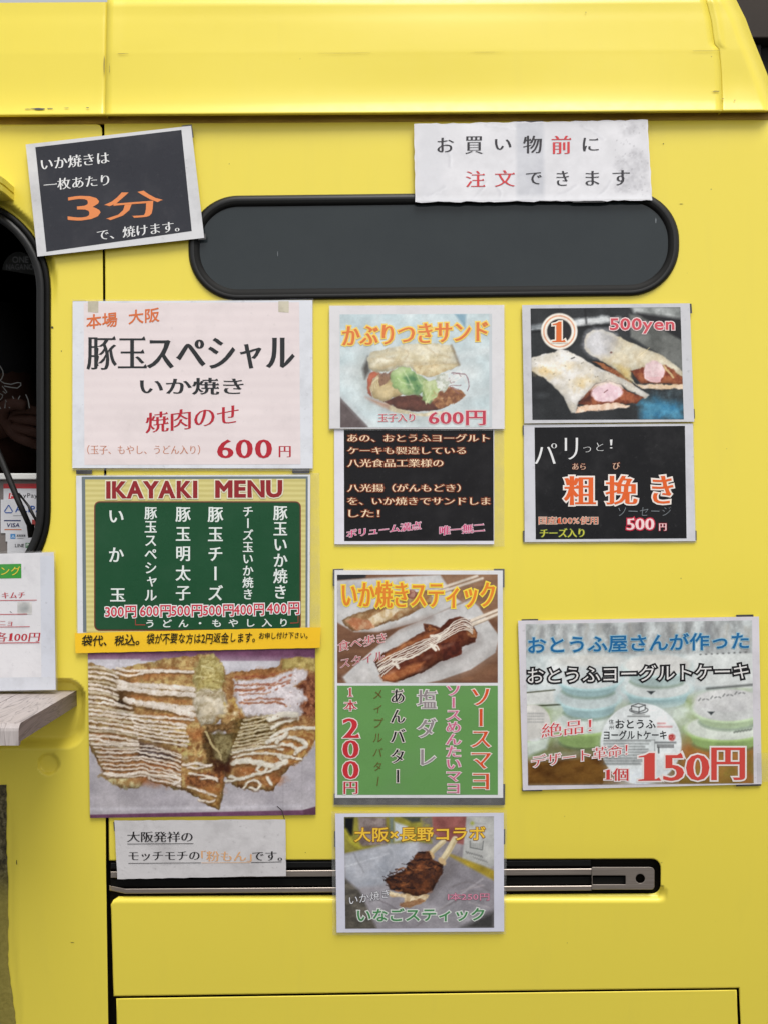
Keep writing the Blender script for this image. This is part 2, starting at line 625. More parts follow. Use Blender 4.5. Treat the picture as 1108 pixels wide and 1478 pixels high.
# ------------------------------------------------------------------ materials of the place
def paint_mat():
    m = bpy.data.materials.new('yellow_paint')
    m.use_nodes = True
    L = m.node_tree.links
    p = m.node_tree.nodes['Principled BSDF']
    v = geo_pos(m)
    n1 = noise(m, 3.0, 5, 0.6, v)
    n2 = noise(m, 60, 4, 0.7, v)
    vs = geo_pos(m, (9, 9, 1.1)); n3 = noise(m, 3.5, 4, 0.6, vs)      # rain streaks
    base = (0.80, 0.66, 0.078, 1)
    x = mix(m, ramp(m, n1.outputs['Fac'], [(0.35, B1), (0.75, (0.35,) * 3 + (1,))]).outputs[0], base, (0.76, 0.625, 0.08, 1))
    x = mix(m, ramp(m, n3.outputs['Fac'], [(0.55, B1), (0.85, (0.10,) * 3 + (1,))]).outputs[0], x, (0.55, 0.46, 0.10, 1))
    vo = nd(m, 'ShaderNodeTexVoronoi'); vo.inputs['Scale'].default_value = 26
    L.new(v, vo.inputs['Vector'])
    thr = ramp(m, vo.outputs['Distance'], [(0.018, (0.55,) * 3 + (1,)), (0.032, B1)])
    gate = ramp(m, n1.outputs['Fac'], [(0.50, B1), (0.56, W1)])
    sp = nd(m, 'ShaderNodeMath', operation='MULTIPLY')
    L.new(thr.outputs[0], sp.inputs[0]); L.new(gate.outputs[0], sp.inputs[1])
    x = mix(m, sp.outputs[0], x, (0.12, 0.10, 0.04, 1))
    L.new(x, p.inputs['Base Color'])
    L.new(ramp(m, n2.outputs['Fac'], [(0.3, (0.30,) * 3 + (1,)), (0.8, (0.42,) * 3 + (1,))]).outputs[0], p.inputs['Roughness'])
    p.inputs['Specular IOR Level'].default_value = 0.35
    p.inputs['Coat Weight'].default_value = 0.12
    p.inputs['Coat Roughness'].default_value = 0.2
    b = nd(m, 'ShaderNodeBump'); b.inputs['Strength'].default_value = 0.05; b.inputs['Distance'].default_value = 0.001
    L.new(noise(m, 900, 2, 0.5, v).outputs['Fac'], b.inputs['Height'])
    L.new(b.outputs[0], p.inputs['Normal'])
    return m
YEL = paint_mat()

def noisy(name, stops, scale, rough=0.6, metal=0.0, bump=0.1, vec=(1, 1, 1), detail=5, spec=0.5, dist=0.0):
    m = bpy.data.materials.new(name); m.use_nodes = True
    L = m.node_tree.links; p = m.node_tree.nodes['Principled BSDF']
    v = geo_pos(m, vec)
    n = noise(m, scale, detail, 0.62, v, dist)
    L.new(ramp(m, n.outputs['Fac'], [(a, rgb(c)) for a, c in stops]).outputs[0], p.inputs['Base Color'])
    p.inputs['Roughness'].default_value = rough
    p.inputs['Metallic'].default_value = metal
    p.inputs['Specular IOR Level'].default_value = spec
    b = nd(m, 'ShaderNodeBump'); b.inputs['Strength'].default_value = bump; b.inputs['Distance'].default_value = 0.002
    L.new(n.outputs['Fac'], b.inputs['Height']); L.new(b.outputs[0], p.inputs['Normal'])
    return m

RUBBER = noisy('black_rubber', [(0.3, (8, 8, 8)), (0.7, (15, 15, 15))], 30, rough=0.45, bump=0.05, spec=0.4)
GASKET = noisy('dark_gasket', [(0.3, (4, 4, 3)), (0.7, (8, 8, 7))], 30, rough=0.6, bump=0.05, spec=0.2)
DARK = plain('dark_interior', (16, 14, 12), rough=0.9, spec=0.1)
STEEL = noisy('brushed_steel', [(0.3, (150, 139, 130)), (0.7, (176, 165, 156))], 12, rough=0.38, metal=0.65, bump=0.03, vec=(1, 1, 60))
GLASS = bpy.data.materials.new('privacy_glass'); GLASS.use_nodes = True
_p = GLASS.node_tree.nodes['Principled BSDF']
_v = geo_pos(GLASS)
_n = noise(GLASS, 9, 5, 0.6, _v)
GLASS.node_tree.links.new(ramp(GLASS, _n.outputs['Fac'], [(0.3, rgb((40, 46, 49))), (0.7, rgb((46, 52, 54)))]).outputs[0], _p.inputs['Base Color'])
_p.inputs['Roughness'].default_value = 0.06
_p.inputs['Specular IOR Level'].default_value = 0.32
FILM = bpy.data.materials.new('clear_film'); FILM.use_nodes = True
_N, _L = FILM.node_tree.nodes, FILM.node_tree.links
_tr = _N.new('ShaderNodeBsdfTransparent'); _mx = _N.new('ShaderNodeMixShader')
_N['Principled BSDF'].inputs['Base Color'].default_value = (0.5, 0.5, 0.49, 1)
_N['Principled BSDF'].inputs['Roughness'].default_value = 0.25
_f = noise(FILM, 40, 3, 0.6, geo_pos(FILM))
_L.new(ramp(FILM, _f.outputs['Fac'], [(0.3, (0.10,) * 3 + (1,)), (0.75, (0.26,) * 3 + (1,))]).outputs[0], _mx.inputs[0])
_L.new(_tr.outputs[0], _mx.inputs[1]); _L.new(_N['Principled BSDF'].outputs[0], _mx.inputs[2])
_L.new(_mx.outputs[0], _N['Material Output'].inputs['Surface'])
MAGNET = noisy('black_magnet', [(0.35, (52, 50, 52)), (0.7, (74, 72, 72))], 60, rough=0.55)

# ------------------------------------------------------------------ ground and the dark building behind
def structure(name, V, F, m):
    o = mesh_obj(name, V, F, m); o['kind'] = 'structure'; return o
ASPH = noisy('asphalt', [(0.3, (52, 52, 53)), (0.7, (78, 77, 76))], 180, rough=0.9, bump=0.4)
structure('ground', [(-60, -60, 0), (60, -60, 0), (60, 60, 0), (-60, 60, 0)], [(0, 1, 2, 3)], ASPH)

bt = thing('building', 'dark brown building wall seen past the right end of the truck roof', 'building', (3.2, 5.0, 0))
BWALL = noisy('brown_cladding', [(0.3, (42, 34, 27)), (0.7, (50, 41, 33))], 3, rough=0.8, bump=0.1)
BW2 = noisy('brown_panel', [(0.3, (32, 26, 24)), (0.7, (42, 34, 32))], 3, rough=0.8, bump=0.1)
k5 = S_ * (D + 5.0) / D
zj = ZC - (54 - CY) * k5
boxw(bt, 0.2, 9.0, 5.0, 5.6, zj, 9.0, BWALL, 'upper_wall', 0.01)
boxw(bt, 0.2, (1104 - CX) * k5, 5.06, 5.6, 0, zj - 0.012, BW2, 'lower_wall', 0.01)
boxw(bt, (1106 - CX) * k5, 9.0, 5.10, 5.6, 0, zj - 0.012, plain('dark_doorway', (18, 15, 15), 0.9), 'shutter', 0.01)

# ------------------------------------------------------------------ the food truck
TR = thing('food_truck', 'bright yellow food truck with a long narrow tinted window in its side', 'food truck', (0, 0.03, 0))

# side panel to the right of the sliding-door gap, with the slot for the door rail cut in at the bottom left
def h_side(x, y):
    h = 0.0
    if 1280 < y < 1312 and x < 966:
        t = min(1, max(0, (1303 - y) / 14.0)); t = t * t * (3 - 2 * t)
        xr = min(1, max(0, (962 - x) / 12.0))
        h -= 0.009 * t * xr
    if y < 215:
        h -= 0.002 * ((215 - y) / 40.0) ** 2
    if 1244 > y > 1225 and x < 960: h -= 0.0004 * (y - 1225) / 19
    if x > 1100:
        h -= 0.25 * max(0, (x - 1160) * S_) ** 1.6 * 6
    return h
side_loop = [(150.6, 172.5), (1270, 166), (1290, 600), (1300, 1850), (1082, 1850), (1068.5, 1478), (1066, 1426.5), (612, 1432), (164, 1438.5),
             (160.5, 1312), (160, 1306), (164, 1299), (172, 1294)] + \
            [(940, 1290)] + [(940 + 13 * math.sin(R(a)), 1277 + 13 * math.cos(R(a))) for a in (20, 40, 60, 80, 90)] + \
            [(953, 1254)] + [(940 + 13 * math.cos(R(a)), 1253 - 13 * math.sin(R(a))) for a in (10, 30, 50, 70, 90)] + [(157.5, 1242.5), (153.6, 700)]
cdt_panel('side_panel', side_loop, [], 16, h_side, YEL, TR, rim=2.0,
          fine=[(160, 1284, 972, 1312, 3.5)], depth=0.014)
low_loop = [(168, 1441.6), (612, 1435), (1062.6, 1429.2), (1064.5, 1478), (1078, 1850), (176, 1850)]
cdt_panel('lower_panel', low_loop, [], 20, lambda x, y: 0.0, YEL, TR, rim=2.0, depth=0.014)

# sliding door with the serving opening, a pressed recess and a round dimple
OPEN_OUT = rrect(-330, 283, 73, 873, 135, 14)
OPEN_IN = inset(OPEN_OUT, 19.5)
REC = rrect(-240, 979, 125, 1083, 34, 10)
def sstep(t):
    t = min(1.0, max(0.0, t)); return t * t * (3 - 2 * t)
def sd_rr(x, y, x0, y0, x1, y1, r):
    cx, cy = (x0 + x1) / 2, (y0 + y1) / 2
    qx, qy = abs(x - cx) - (x1 - x0) / 2 + r, abs(y - cy) - (y1 - y0) / 2 + r
    return math.hypot(max(qx, 0), max(qy, 0)) + min(max(qx, qy), 0) - r
def h_door(x, y):
    h = 0.0
    if 960 < y < 1100 and x < 140:
        d = -sd_rr(x, y, -240, 979, 125, 1083, 32)
        h -= 0.017 * sstep(d / (5 + 15 * sstep((y - 1000) / 70)))
    if 1080 < y < 1130 and 45 < x < 95:
        d = math.hypot(x - 70, y - 1103)
        h -= 0.0065 * (1 - sstep((d - 11.5) / 5.5)) 
    if y > 1130 and x < 40:
        e = 13 + 10 * sstep((y - 1330) / 160)
        h -= 0.004 * (1 - sstep((x - e) / 12.0)) * sstep((y - 1134) / 80)
    if 250 < y < 470 and x < 110:
        d = sd_rr(x, y, -330, 283, 73, 873, 135)
        k = sstep((470 - y) / 120)
        h -= 0.010 * k * (1 - sstep((d - 2) / 11.0))
    return h
door_loop = [(-330, 180), (139, 178.5), (144, 180), (147, 184), (147.5, 190), (150.5, 700), (153, 1240), (158, 1600), (161, 1850), (-330, 1850)]
cdt_panel('sliding_door', door_loop, [OPEN_OUT[:]], 16, h_door, YEL, TR, rim=2.0,
          fine=[(-40, 966, 140, 1134, 3.0), (-30, 1130, 44, 1500, 6.0), (-30, 270, 96, 480, 4.0)], depth=0.02)

# rubber seal of the serving opening: rounded section swept along the loop
def seal(loop_out, w, prof, m, name, closed=True, pf=SP, parent=TR):
    """prof: list of (t 0..1 across from outer to inner, height)"""
    rings = [(inset(loop_out, w * t) if t else loop_out, h) for t, h in prof]
    n = len(loop_out); V, F = [], []
    s = area(loop_out) > 0
    for lp, h in rings:
        V += [pf(a, b, h) for a, b in lp]
    for r_ in range(len(rings) - 1):
        for i in range(n):
            j = (i + 1) % n
            q = (r_ * n + i, (r_ + 1) * n + i, (r_ + 1) * n + j, r_ * n + j)
            F.append(tuple(reversed(q)) if s else q)
    return mesh_obj(name, V, F, m, parent, smooth=True)
sl = seal(dens(OPEN_OUT, 10), 8.5, [(0, -0.011), (0.08, 0.0015), (0.3, 0.004), (0.8, 0.004), (1, 0.002)], GASKET, 'outer_gasket')
seal(inset(dens(OPEN_OUT, 10), 8.5), 12, [(0, 0.002), (0.1, 0.0045), (0.45, 0.0055), (0.85, 0.0045), (1, 0.002), (1.0, -0.03)], RUBBER, 'window_frame')

# long tinted window with a rubber surround
WIN = rrect(272, 279, 980, 431, 72, 16)
WIN = [(x, y - 0.006 * (x - 272) + (3.2 if x < 600 else 0)) for x, y in WIN]
wf = seal(WIN, 8, [(0, -0.0005), (0.08, 0.0022), (0.3, 0.0042), (0.65, 0.0052), (1, 0.0046)], RUBBER, 'outer_seal')
seal(inset(WIN, 8), 9, [(0, 0.0045), (0.3, 0.0042), (0.7, 0.0030), (1, 0.0005)], GASKET, 'inner_seal')
cdt_panel('window_glass', inset(WIN, 15), [], 20, lambda x, y: 0.0010, GLASS, TR, rim=0)

for i, (x, y, w, h) in enumerate([(401, 366, .9, 8), (946, 318, 1.6, 8)]):
    r0 = np.random.RandomState(i)
    mesh_obj('glass_scratch', [SP(x + w / 2 * math.cos(a * .785), y + h / 2 * math.sin(-a * .785), 0.0014) for a in range(8)], [tuple(range(8))], plain('scratch_grey', (110, 116, 120), 0.6), TR)

# roof: three pressed sections over the side, sloping back, with a lip over the gutter
def roofy(py):
    P = [(-420, 0.62), (-200, 0.30), (-60, 0.080), (-12, 0.024), (0, 0.0130), (18, 0.0120), (32, 0.0104), (74, 0.0068), (79, 0.0066), (120, 0.0046), (138, 0.0032), (150, 0.0008), (156, -0.0010), (159.5, -0.0024), (161.5, -0.0030), (162.5, -0.0026)]
    for (a, ya), (b, yb) in zip(P, P[1:]):
        if py <= b:
            return ya + (yb - ya) * (py - a) / (b - a)
    return P[-1][1]
def edge_x(py):
    P = [(-420, 700), (-200, 930), (-60, 1030), (0, 1061), (30, 1076), (55, 1085), (112, 1108), (140, 1118), (170, 1130)]
    for (a, xa), (b, xb) in zip(P, P[1:]):
        if py <= b: return xa + (xb - xa) * (py - a) / (b - a)
    return 1130
def lipx(px, py):          # the lip is not quite level in the picture
    return py - 0.006 * (px - 554)
def seam_x(py):            # joint towards the right end
    P = [(-420, 800), (-60, 1004), (0, 1018), (32, 1026), (65, 1030.5), (68, 1031), (72, 1037), (100, 1040), (146, 1042), (170, 1042)]
    for (a, xa), (b, xb) in zip(P, P[1:]):
        if py <= b: return xa + (xb - xa) * (py - a) / (b - a)
    return 1042
def roof_section(name, xl, xr, lift=0.0, right=False, bulge=None, topcut=-420):
    ys = [-420, -300, -200, -120, -60, -30, -10, 0, 8, 16, 21, 25, 29, 34, 45, 58, 66, 70, 73, 75, 77, 79, 82, 90, 105, 120, 135, 146, 149, 152, 155, 157, 158.5, 160, 161.5, 162.5]
    ys = [y for y in ys if y >= topcut]
    nu = 90
    V, F = [], []
    for y in ys:
        a, b = xl(y), xr(y)
        for i in range(nu + 1):
            u = i / nu
            if right: u = 1 - (1 - u) ** 1.8
            else: u = u + 0.5 / nu * math.sin(2 * math.pi * u)
            x = a + (b - a) * u
            yy = roofy(y) - lift
            if right:
                e = (b - x)
                yy += 0.035 * max(0, 1 - e / 26.0) ** 2.2
            if bulge: yy -= bulge(x, y)
            edge = min(x - a, b - x)
            if edge < 2.0 and not (right and b - x < 2): yy += 0.0004 * (1 - edge / 2.0)
            p = pt(x, lipx(x, y), yy)
            V.append(p)
    n = nu + 1
    for j in range(len(ys) - 1):
        for i in range(nu):
            F.append((j * n + n + i, j * n + n + i + 1, j * n + i + 1, j * n + i))
    b0 = len(V)
    # underside of the lip and the return of the ends
    for i in range(n):
        v = V[(len(ys) - 1) * n + i]
        V.append((v[0], v[1], v[2]))
    for i in range(n):
        v = V[(len(ys) - 1) * n + i]
        V.append((v[0], v[1] + 0.007, v[2] + 0.0008))
    for i in range(nu):
        F.append((b0 + n + i, b0 + n + i + 1, b0 + i + 1, b0 + i))
    c0 = len(V)
    for j in range(len(ys)):
        v = V[j * n]; V.append((v[0], v[1] + 0.02, v[2]))
    d0 = len(V)
    for j in range(len(ys)):
        v = V[j * n + nu]; V.append((v[0] + (0.0 if not right else -0.01), v[1] + (0.02 if not right else 0.9), v[2]))
    for j in range(len(ys) - 1):
        F.append((c0 + j + 1, (j + 1) * n, j * n, c0 + j))
        F.append(((j + 1) * n + nu, d0 + j + 1, d0 + j, j * n + nu))
    o = mesh_obj(name, V, F, YEL, TR, smooth=True)
    return o
def bulge_l(x, y):
    h = 0.0
    h += 0.0014 * math.exp(-((x - 158) / 9.0) ** 2) * sstep((100 - y) / 40) 
    h += 0.0008 * math.exp(-((y - 53 - 0.06 * (x - 180)) / 4.0) ** 2) * math.exp(-((x - 190) / 45.0) ** 2)
    h += 0.0007 * math.sin(x * 0.011 + 1) * math.sin(y * 0.03)
    return h
def bulge_r(x, y):
    sx = seam_x(y)
    h = 0.0016 * math.exp(-((x - sx - 9) / 5.0) ** 2) * sstep((72 - y) / 5.0)
    h -= 0.0010 * math.exp(-(((x - 1062) / 22.0) ** 2 + ((y - 118) / 22.0) ** 2))
    return h
roof_section('roof_panel', lambda y: -330, lambda y: 153.0 + 0.02 * (80 - y), 0.0, bulge=lambda x, y: 0.0006 * math.sin(x * .03) - 0.0001, topcut=0)
roof_section('roof_panel', lambda y: 153.3 + 0.02 * (80 - y), lambda y: seam_x(y) - 0.4, 0.0002, bulge=bulge_l)
roof_section('roof_panel', lambda y: seam_x(y) + 0.4, edge_x, 0.0, right=True, bulge=bulge_r)
# gutter behind the lip; its brown paints in the lip's shade along with grime
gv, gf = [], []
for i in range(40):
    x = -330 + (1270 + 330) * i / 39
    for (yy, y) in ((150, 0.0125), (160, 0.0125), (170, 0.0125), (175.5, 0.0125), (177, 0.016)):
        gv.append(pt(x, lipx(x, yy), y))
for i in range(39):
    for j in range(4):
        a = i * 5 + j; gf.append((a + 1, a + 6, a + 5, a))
mesh_obj('gutter', gv, gf, noisy('shaded_grimy_gutter', [(0.3, (150, 116, 34)), (0.7, (184, 150, 52))], 20, rough=0.7, vec=(1, 1, 4)), TR, smooth=False)

# inner shell: the dark body behind gaps and the kitchen inside
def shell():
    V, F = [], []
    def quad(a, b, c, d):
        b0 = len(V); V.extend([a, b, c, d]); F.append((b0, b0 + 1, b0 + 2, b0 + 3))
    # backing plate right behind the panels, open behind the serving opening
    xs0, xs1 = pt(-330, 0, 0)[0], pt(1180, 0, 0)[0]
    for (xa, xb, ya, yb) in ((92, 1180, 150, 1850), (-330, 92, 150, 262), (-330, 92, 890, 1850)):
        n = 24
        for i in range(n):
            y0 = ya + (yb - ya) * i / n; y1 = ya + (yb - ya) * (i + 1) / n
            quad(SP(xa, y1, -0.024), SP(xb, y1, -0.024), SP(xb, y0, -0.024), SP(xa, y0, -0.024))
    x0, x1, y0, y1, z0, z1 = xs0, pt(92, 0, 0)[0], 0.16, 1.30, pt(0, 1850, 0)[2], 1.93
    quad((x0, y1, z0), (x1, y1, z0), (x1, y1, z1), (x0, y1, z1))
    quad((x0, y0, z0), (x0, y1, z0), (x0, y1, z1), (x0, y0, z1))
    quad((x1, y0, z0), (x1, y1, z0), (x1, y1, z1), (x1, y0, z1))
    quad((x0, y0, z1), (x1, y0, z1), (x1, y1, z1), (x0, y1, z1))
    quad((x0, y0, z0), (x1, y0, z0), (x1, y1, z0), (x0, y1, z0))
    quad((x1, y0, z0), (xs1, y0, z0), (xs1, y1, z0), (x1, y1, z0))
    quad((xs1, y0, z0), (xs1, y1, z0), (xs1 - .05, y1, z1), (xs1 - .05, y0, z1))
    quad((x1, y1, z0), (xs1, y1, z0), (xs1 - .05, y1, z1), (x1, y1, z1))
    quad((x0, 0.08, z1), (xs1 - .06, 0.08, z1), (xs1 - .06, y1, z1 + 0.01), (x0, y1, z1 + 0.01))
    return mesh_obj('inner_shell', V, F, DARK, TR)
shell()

# door rail in its slot
def railstrip(name, x0, x1, ya, yb, dy, h0, h1, m, curve=False):
    """bar between photo rows ya..yb (at the left), tilted by dy per px, from height h0 (back) to h1 (front)"""
    V, F = [], []
    n = 30
    sec = [(ya, h0), (ya, h1 - 0.0006), (ya + 0.8, h1), (yb - 0.8, h1), (yb, h1 - 0.0006), (yb, h0)]
    for i in range(n + 1):
        x = x0 + (x1 - x0) * i / n
        c = 0.0
        if curve and x < x0 + 26: c = (1 - (x - x0) / 26.0) ** 2
        for (y, h) in sec:
            V.append(SP(x, y + dy * (x - 160) - c * 5.0, h - 0.006 * c))
    k = len(sec)
    for i in range(n):
        for j in range(k - 1):
            a = i * k + j
            F.append((a + 1, a + k + 1, a + k, a))
    F.append(tuple(range(k))); F.append(tuple(range(n * k + k - 1, n * k - 1, -1)))
    return mesh_obj(name, V, F, m, TR)
railstrip('slot_back', 159, 958, 1238, 1306, -0.001, -0.016, -0.013, DARK)
railstrip('rubber_strip', 160, 852, 1246, 1254, -0.0055, -0.013, -0.0035, RUBBER)
railstrip('rail', 160, 853, 1258.5, 1267.5, -0.0062, -0.013, -0.002, STEEL)
railstrip('rubber_strip', 160, 902, 1270, 1280.5, -0.0052, -0.0125, -0.0065, GASKET)
railstrip('rail', 158, 853, 1283.5, 1290.5, -0.0068, -0.013, -0.001, STEEL, curve=True)
# end bracket with its slot and bolt hole
BR = rrect(853.5, 1252, 944, 1284.5, (1, 6, 5, 1), 5)
def circ(cx, cy, r, n=20, a0=0): return [(cx + r * math.cos(2 * math.pi * i / n), cy + r * math.sin(2 * math.pi * i / n)) for i in range(n)]
cdt_panel('end_bracket', BR, [rrect(848.5 + 6, 1264, 902.5, 1277, 1.5, 3), circ(923.5, 1268.5, 6.8)], 6, lambda x, y: -0.001, STEEL, TR, rim=0.8, depth=0.008, bev=0.0006)
# drop of the awning arm at the upper left edge
def arm():
    V, F = [], []
    X1 = pt(19, 0, 0.005)[0]; X0 = X1 - 0.30; r = 0.045
    plan = [(X0, 0.012)] + [(X0, -0.066)] + [(X1 - r + r * math.sin(R(a)), -0.066 + r - r * math.cos(R(a))) for a in range(0, 91, 9)] + [(X1, 0.012)]
    zt = ZC - (246 - CY) * S_ * (D - 0.05) / D; zb = ZC - (263.5 - CY) * S_ * (D - 0.06) / D
    H = zt - zb
    zs = [(0, 1.0), (0.05, 1.0), (0.42, 1.0), (0.46, 0.985), (0.52, 0.985), (0.56, 1.0), (0.95, 1.0), (1.0, 0.99)]
    cx, cy = (X0 + X1) / 2, -0.02
    n = len(plan)
    for (t, s) in zs:
        for (x, y) in plan:
            V.append((cx + (x - cx) * s, cy + (y - cy) * (s if s == 1 else s - 0.03), zt - H * t))
    for j in range(len(zs) - 1):
        for i in range(n - 1):
            F.append((j * n + i, (j + 1) * n + i, (j + 1) * n + i + 1, j * n + i + 1))
    F.append(tuple(range(n))); F.append(tuple(range((len(zs) - 1) * n, len(zs) * n))[::-1])
    o = mesh_obj('awning_arm', V, F, YEL, TR)
arm()
# worn mirror-like film along the lower left of the door
WORN = noisy('worn_film', [(0.36, (30, 26, 20)), (0.47, (62, 56, 38)), (0.56, (96, 88, 52)), (0.64, (150, 140, 110)), (0.72, (52, 46, 30))], 90, rough=0.35, bump=0.4, dist=1.0)
def film():
    m = bpy.data.materials.new('stained_film'); m.use_nodes = True
    L = m.node_tree.links; p = m.node_tree.nodes['Principled BSDF']
    v = geo_pos(m)
    n = noise(m, 150, 6, 0.75, v, 0.8); n2 = noise(m, 14, 4, 0.6, v)
    dark = ramp(m, n.outputs['Fac'], [(0.38, rgb((38, 32, 20))), (0.52, rgb((84, 76, 48))), (0.62, rgb((120, 112, 84)))]).outputs[0]
    pale = ramp(m, n.outputs['Fac'], [(0.35, rgb((128, 116, 52))), (0.65, rgb((152, 140, 70)))]).outputs[0]
    s = nd(m, 'ShaderNodeSeparateXYZ'); L.new(v, s.inputs[0])
    a = nd(m, 'ShaderNodeMath', operation='ADD'); L.new(s.outputs['Z'], a.inputs[0])
    k = nd(m, 'ShaderNodeMath', operation='MULTIPLY'); L.new(n2.outputs['Fac'], k.inputs[0]); k.inputs[1].default_value = 0.10
    L.new(k.outputs[0], a.inputs[1])
    z1 = ZC - (1275 - CY) * S_ + 0.045
    f = ramp(m, a.outputs[0], [(z1 - 0.035, B1), (z1 + 0.02, W1)])
    L.new(mix(m, f.outputs[0], pale, dark), p.inputs['Base Color'])
    p.inputs['Roughness'].default_value = 0.4
    b = nd(m, 'ShaderNodeBump'); b.inputs['Strength'].default_value = 0.5; b.inputs['Distance'].default_value = 0.001
    L.new(n.outputs['Fac'], b.inputs['Height']); L.new(b.outputs[0], p.inputs['Normal'])
    return m
rr_ = np.random.RandomState(5)
fl = [(-120, 1134), (9.5, 1133)]
for y in range(1140, 1560, 7):
    e = 9.5 + 2.5 * sstep((y - 1220) / 60) + 11 * sstep((y - 1380) / 110)
    fl.append((e + rr_.uniform(-0.7, 0.7), y))
fl += [(-120, 1560)]
cdt_panel('worn_film', fl, [], 14, lambda x, y: h_door(x, y) + 0.0009, film(), TR, rim=0)
# chips and scratches in the paint
CHIP = plain('chipped_paint', (74, 76, 78), 0.7)
def chip(cx, cy, w, h, pf, c=CHIP, seed=0):
    r0 = np.random.RandomState(seed)
    n = 12
    V = [pf(cx + w / 2 * math.cos(2 * math.pi * i / n) * r0.uniform(.45, 1.1), cy - h / 2 * math.sin(2 * math.pi * i / n) * r0.uniform(.4, 1.1)) for i in range(n)]
    mesh_obj('paint_chip', V, [tuple(range(n))], c, TR)
pfr = lambda x, y: pt(x, lipx(x, y), roofy(y) - 0.0018)
for i, (x, y, w, h) in enumerate([(55, 153.6, 26, 2.8), (72, 153.0, 14, 1.6), (40, 153.8, 14, 1.4), (96, 152.4, 10, 1.0), (126, 152.2, 5, 1.6)]):
    chip(x, y, w, h, pfr, seed=i)
SCR = plain('scratch', (150, 134, 60), 0.6)
for i, (x, y, w, h) in enumerate([(150.4, 90, 2.0, 34), (158, 95, 1.0, 18), (1033, 134, 16, 2.2), (1043, 145, 4, 2.0), (1060, 147, 2.4, 2.2), (845, 19, 1.4, 4), (1016, 75.5, 60, 0.7), (500, 75.6, 90, 0.6), (700, 75.5, 60, 0.5), (176, 74.5, 22, 0.9)]):
    chip(x, y, w, h, pfr, SCR, seed=20 + i)
pfs = lambda x, y: SP(x, y, 0.0004)
for i, (x, y, w, h) in enumerate([(75.5, 472.5, 4, 5), (88.6, 506.5, 1.6, 2.4), (983, 294, 8, 1.0), (24, 1245, 2, 8), (104.5, 1361, 6, 1.1), (441, 1231, 1.4, 1.4), (957, 207, 2, 2), (331, 236, 1.5, 1.5)]):
    chip(x, y, w, h, pfs, plain('speck', (60, 56, 34), 0.7), seed=40 + i)
# prop rod across the lower corner of the opening
ROD = plain('black_rod', (26, 25, 23), 0.4)
def q3(x, y, d): return pt(x, y, d)
tube(TR, [q3(-60, 520, 0.02), q3(4, 668, 0.02), q3(26, 722, 0.02), q3(44, 762, 0.022)], [0.0042, 0.0042, 0.004, 0.0034], ROD, 'support_rod')
tube(TR, [q3(27, 712, 0.03), q3(41, 730, 0.03), q3(45, 738, 0.028), q3(58, 762, 0.03)], [0.0012, 0.0017, 0.0022, 0.0012], ROD, 'thin_rod')
tube(TR, [q3(44, 757, 0.018), q3(45, 776, 0.018)], [0.0052, 0.004], ROD, 'rod_end')
# ledge and grey box inside the opening
LEDG = plain('white_ledge', (214, 214, 210), 0.4)
boxw(TR, pt(-300, 0, .05)[0], pt(54, 0, .05)[0] + .015, 0.052, 0.30, pt(0, 692, .05)[2], pt(0, 683, .05)[2], LEDG, 'ledge', 0.0015)
boxw(TR, pt(-300, 0, .06)[0], pt(54, 0, .06)[0] + .015, 0.062, 0.29, pt(0, 900, .06)[2], pt(0, 692.6, .06)[2], plain('grey_cabinet', (116, 108, 104), 0.5), 'cabinet')

# ------------------------------------------------------------------ wooden serving shelf
WOODD = {}
def wood(name, tones, axis='y', sc=1.0):
    m = bpy.data.materials.new(name); m.use_nodes = True
    L = m.node_tree.links; p = m.node_tree.nodes['Principled BSDF']
    v = geo_pos(m, (9, 1.2, 9) if axis == 'y' else (9, 9, 1.2))
    n = noise(m, 5 * sc, 3, 0.5, v, 0.9)
    mm = nd(m, 'ShaderNodeMath', operation='MULTIPLY'); L.new(n.outputs['Fac'], mm.inputs[0]); mm.inputs[1].default_value = 9.0
    fr = nd(m, 'ShaderNodeMath', operation='FRACT'); L.new(mm.outputs[0], fr.inputs[0])
    r = ramp(m, fr.outputs[0], [(0.0, rgb(tones[0])), (0.75, rgb(tones[1])), (0.9, rgb(tones[2])), (1.0, rgb(tones[0]))])
    v2 = geo_pos(m, (60, 2, 60) if axis == 'y' else (60, 60, 3))
    f = noise(m, 12, 4, 0.7, v2)
    x = mix(m, ramp(m, f.outputs['Fac'], [(0.4, B1), (0.75, (0.55,) * 3 + (1,))]).outputs[0], r.outputs[0], rgb(tones[3]))
    L.new(x, p.inputs['Base Color'])
    p.inputs['Roughness'].default_value = 0.42
    b = nd(m, 'ShaderNodeBump'); b.inputs['Strength'].default_value = 0.15; b.inputs['Distance'].default_value = 0.001
    L.new(f.outputs['Fac'], b.inputs['Height']); L.new(b.outputs[0], p.inputs['Normal'])
    return m
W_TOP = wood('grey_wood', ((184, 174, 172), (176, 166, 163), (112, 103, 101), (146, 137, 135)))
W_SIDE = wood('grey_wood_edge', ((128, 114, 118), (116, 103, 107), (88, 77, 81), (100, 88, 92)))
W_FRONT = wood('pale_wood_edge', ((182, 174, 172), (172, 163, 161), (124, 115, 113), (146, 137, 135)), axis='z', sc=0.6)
SH = thing('serving_shelf', 'weathered grey wooden serving shelf of planks jutting out at the lower left of the truck', 'shelf', pt(60, 1000, 0.0))
xr = pt(110.8, 0, 0.024)[0]
ztop = pt(0, 996.5, 0.024)[2]
yf, yb, th = -0.171, 0.027, 0.0205
x = xr
widths = [0.069, 0.068, 0.070, 0.067, 0.069, 0.066]
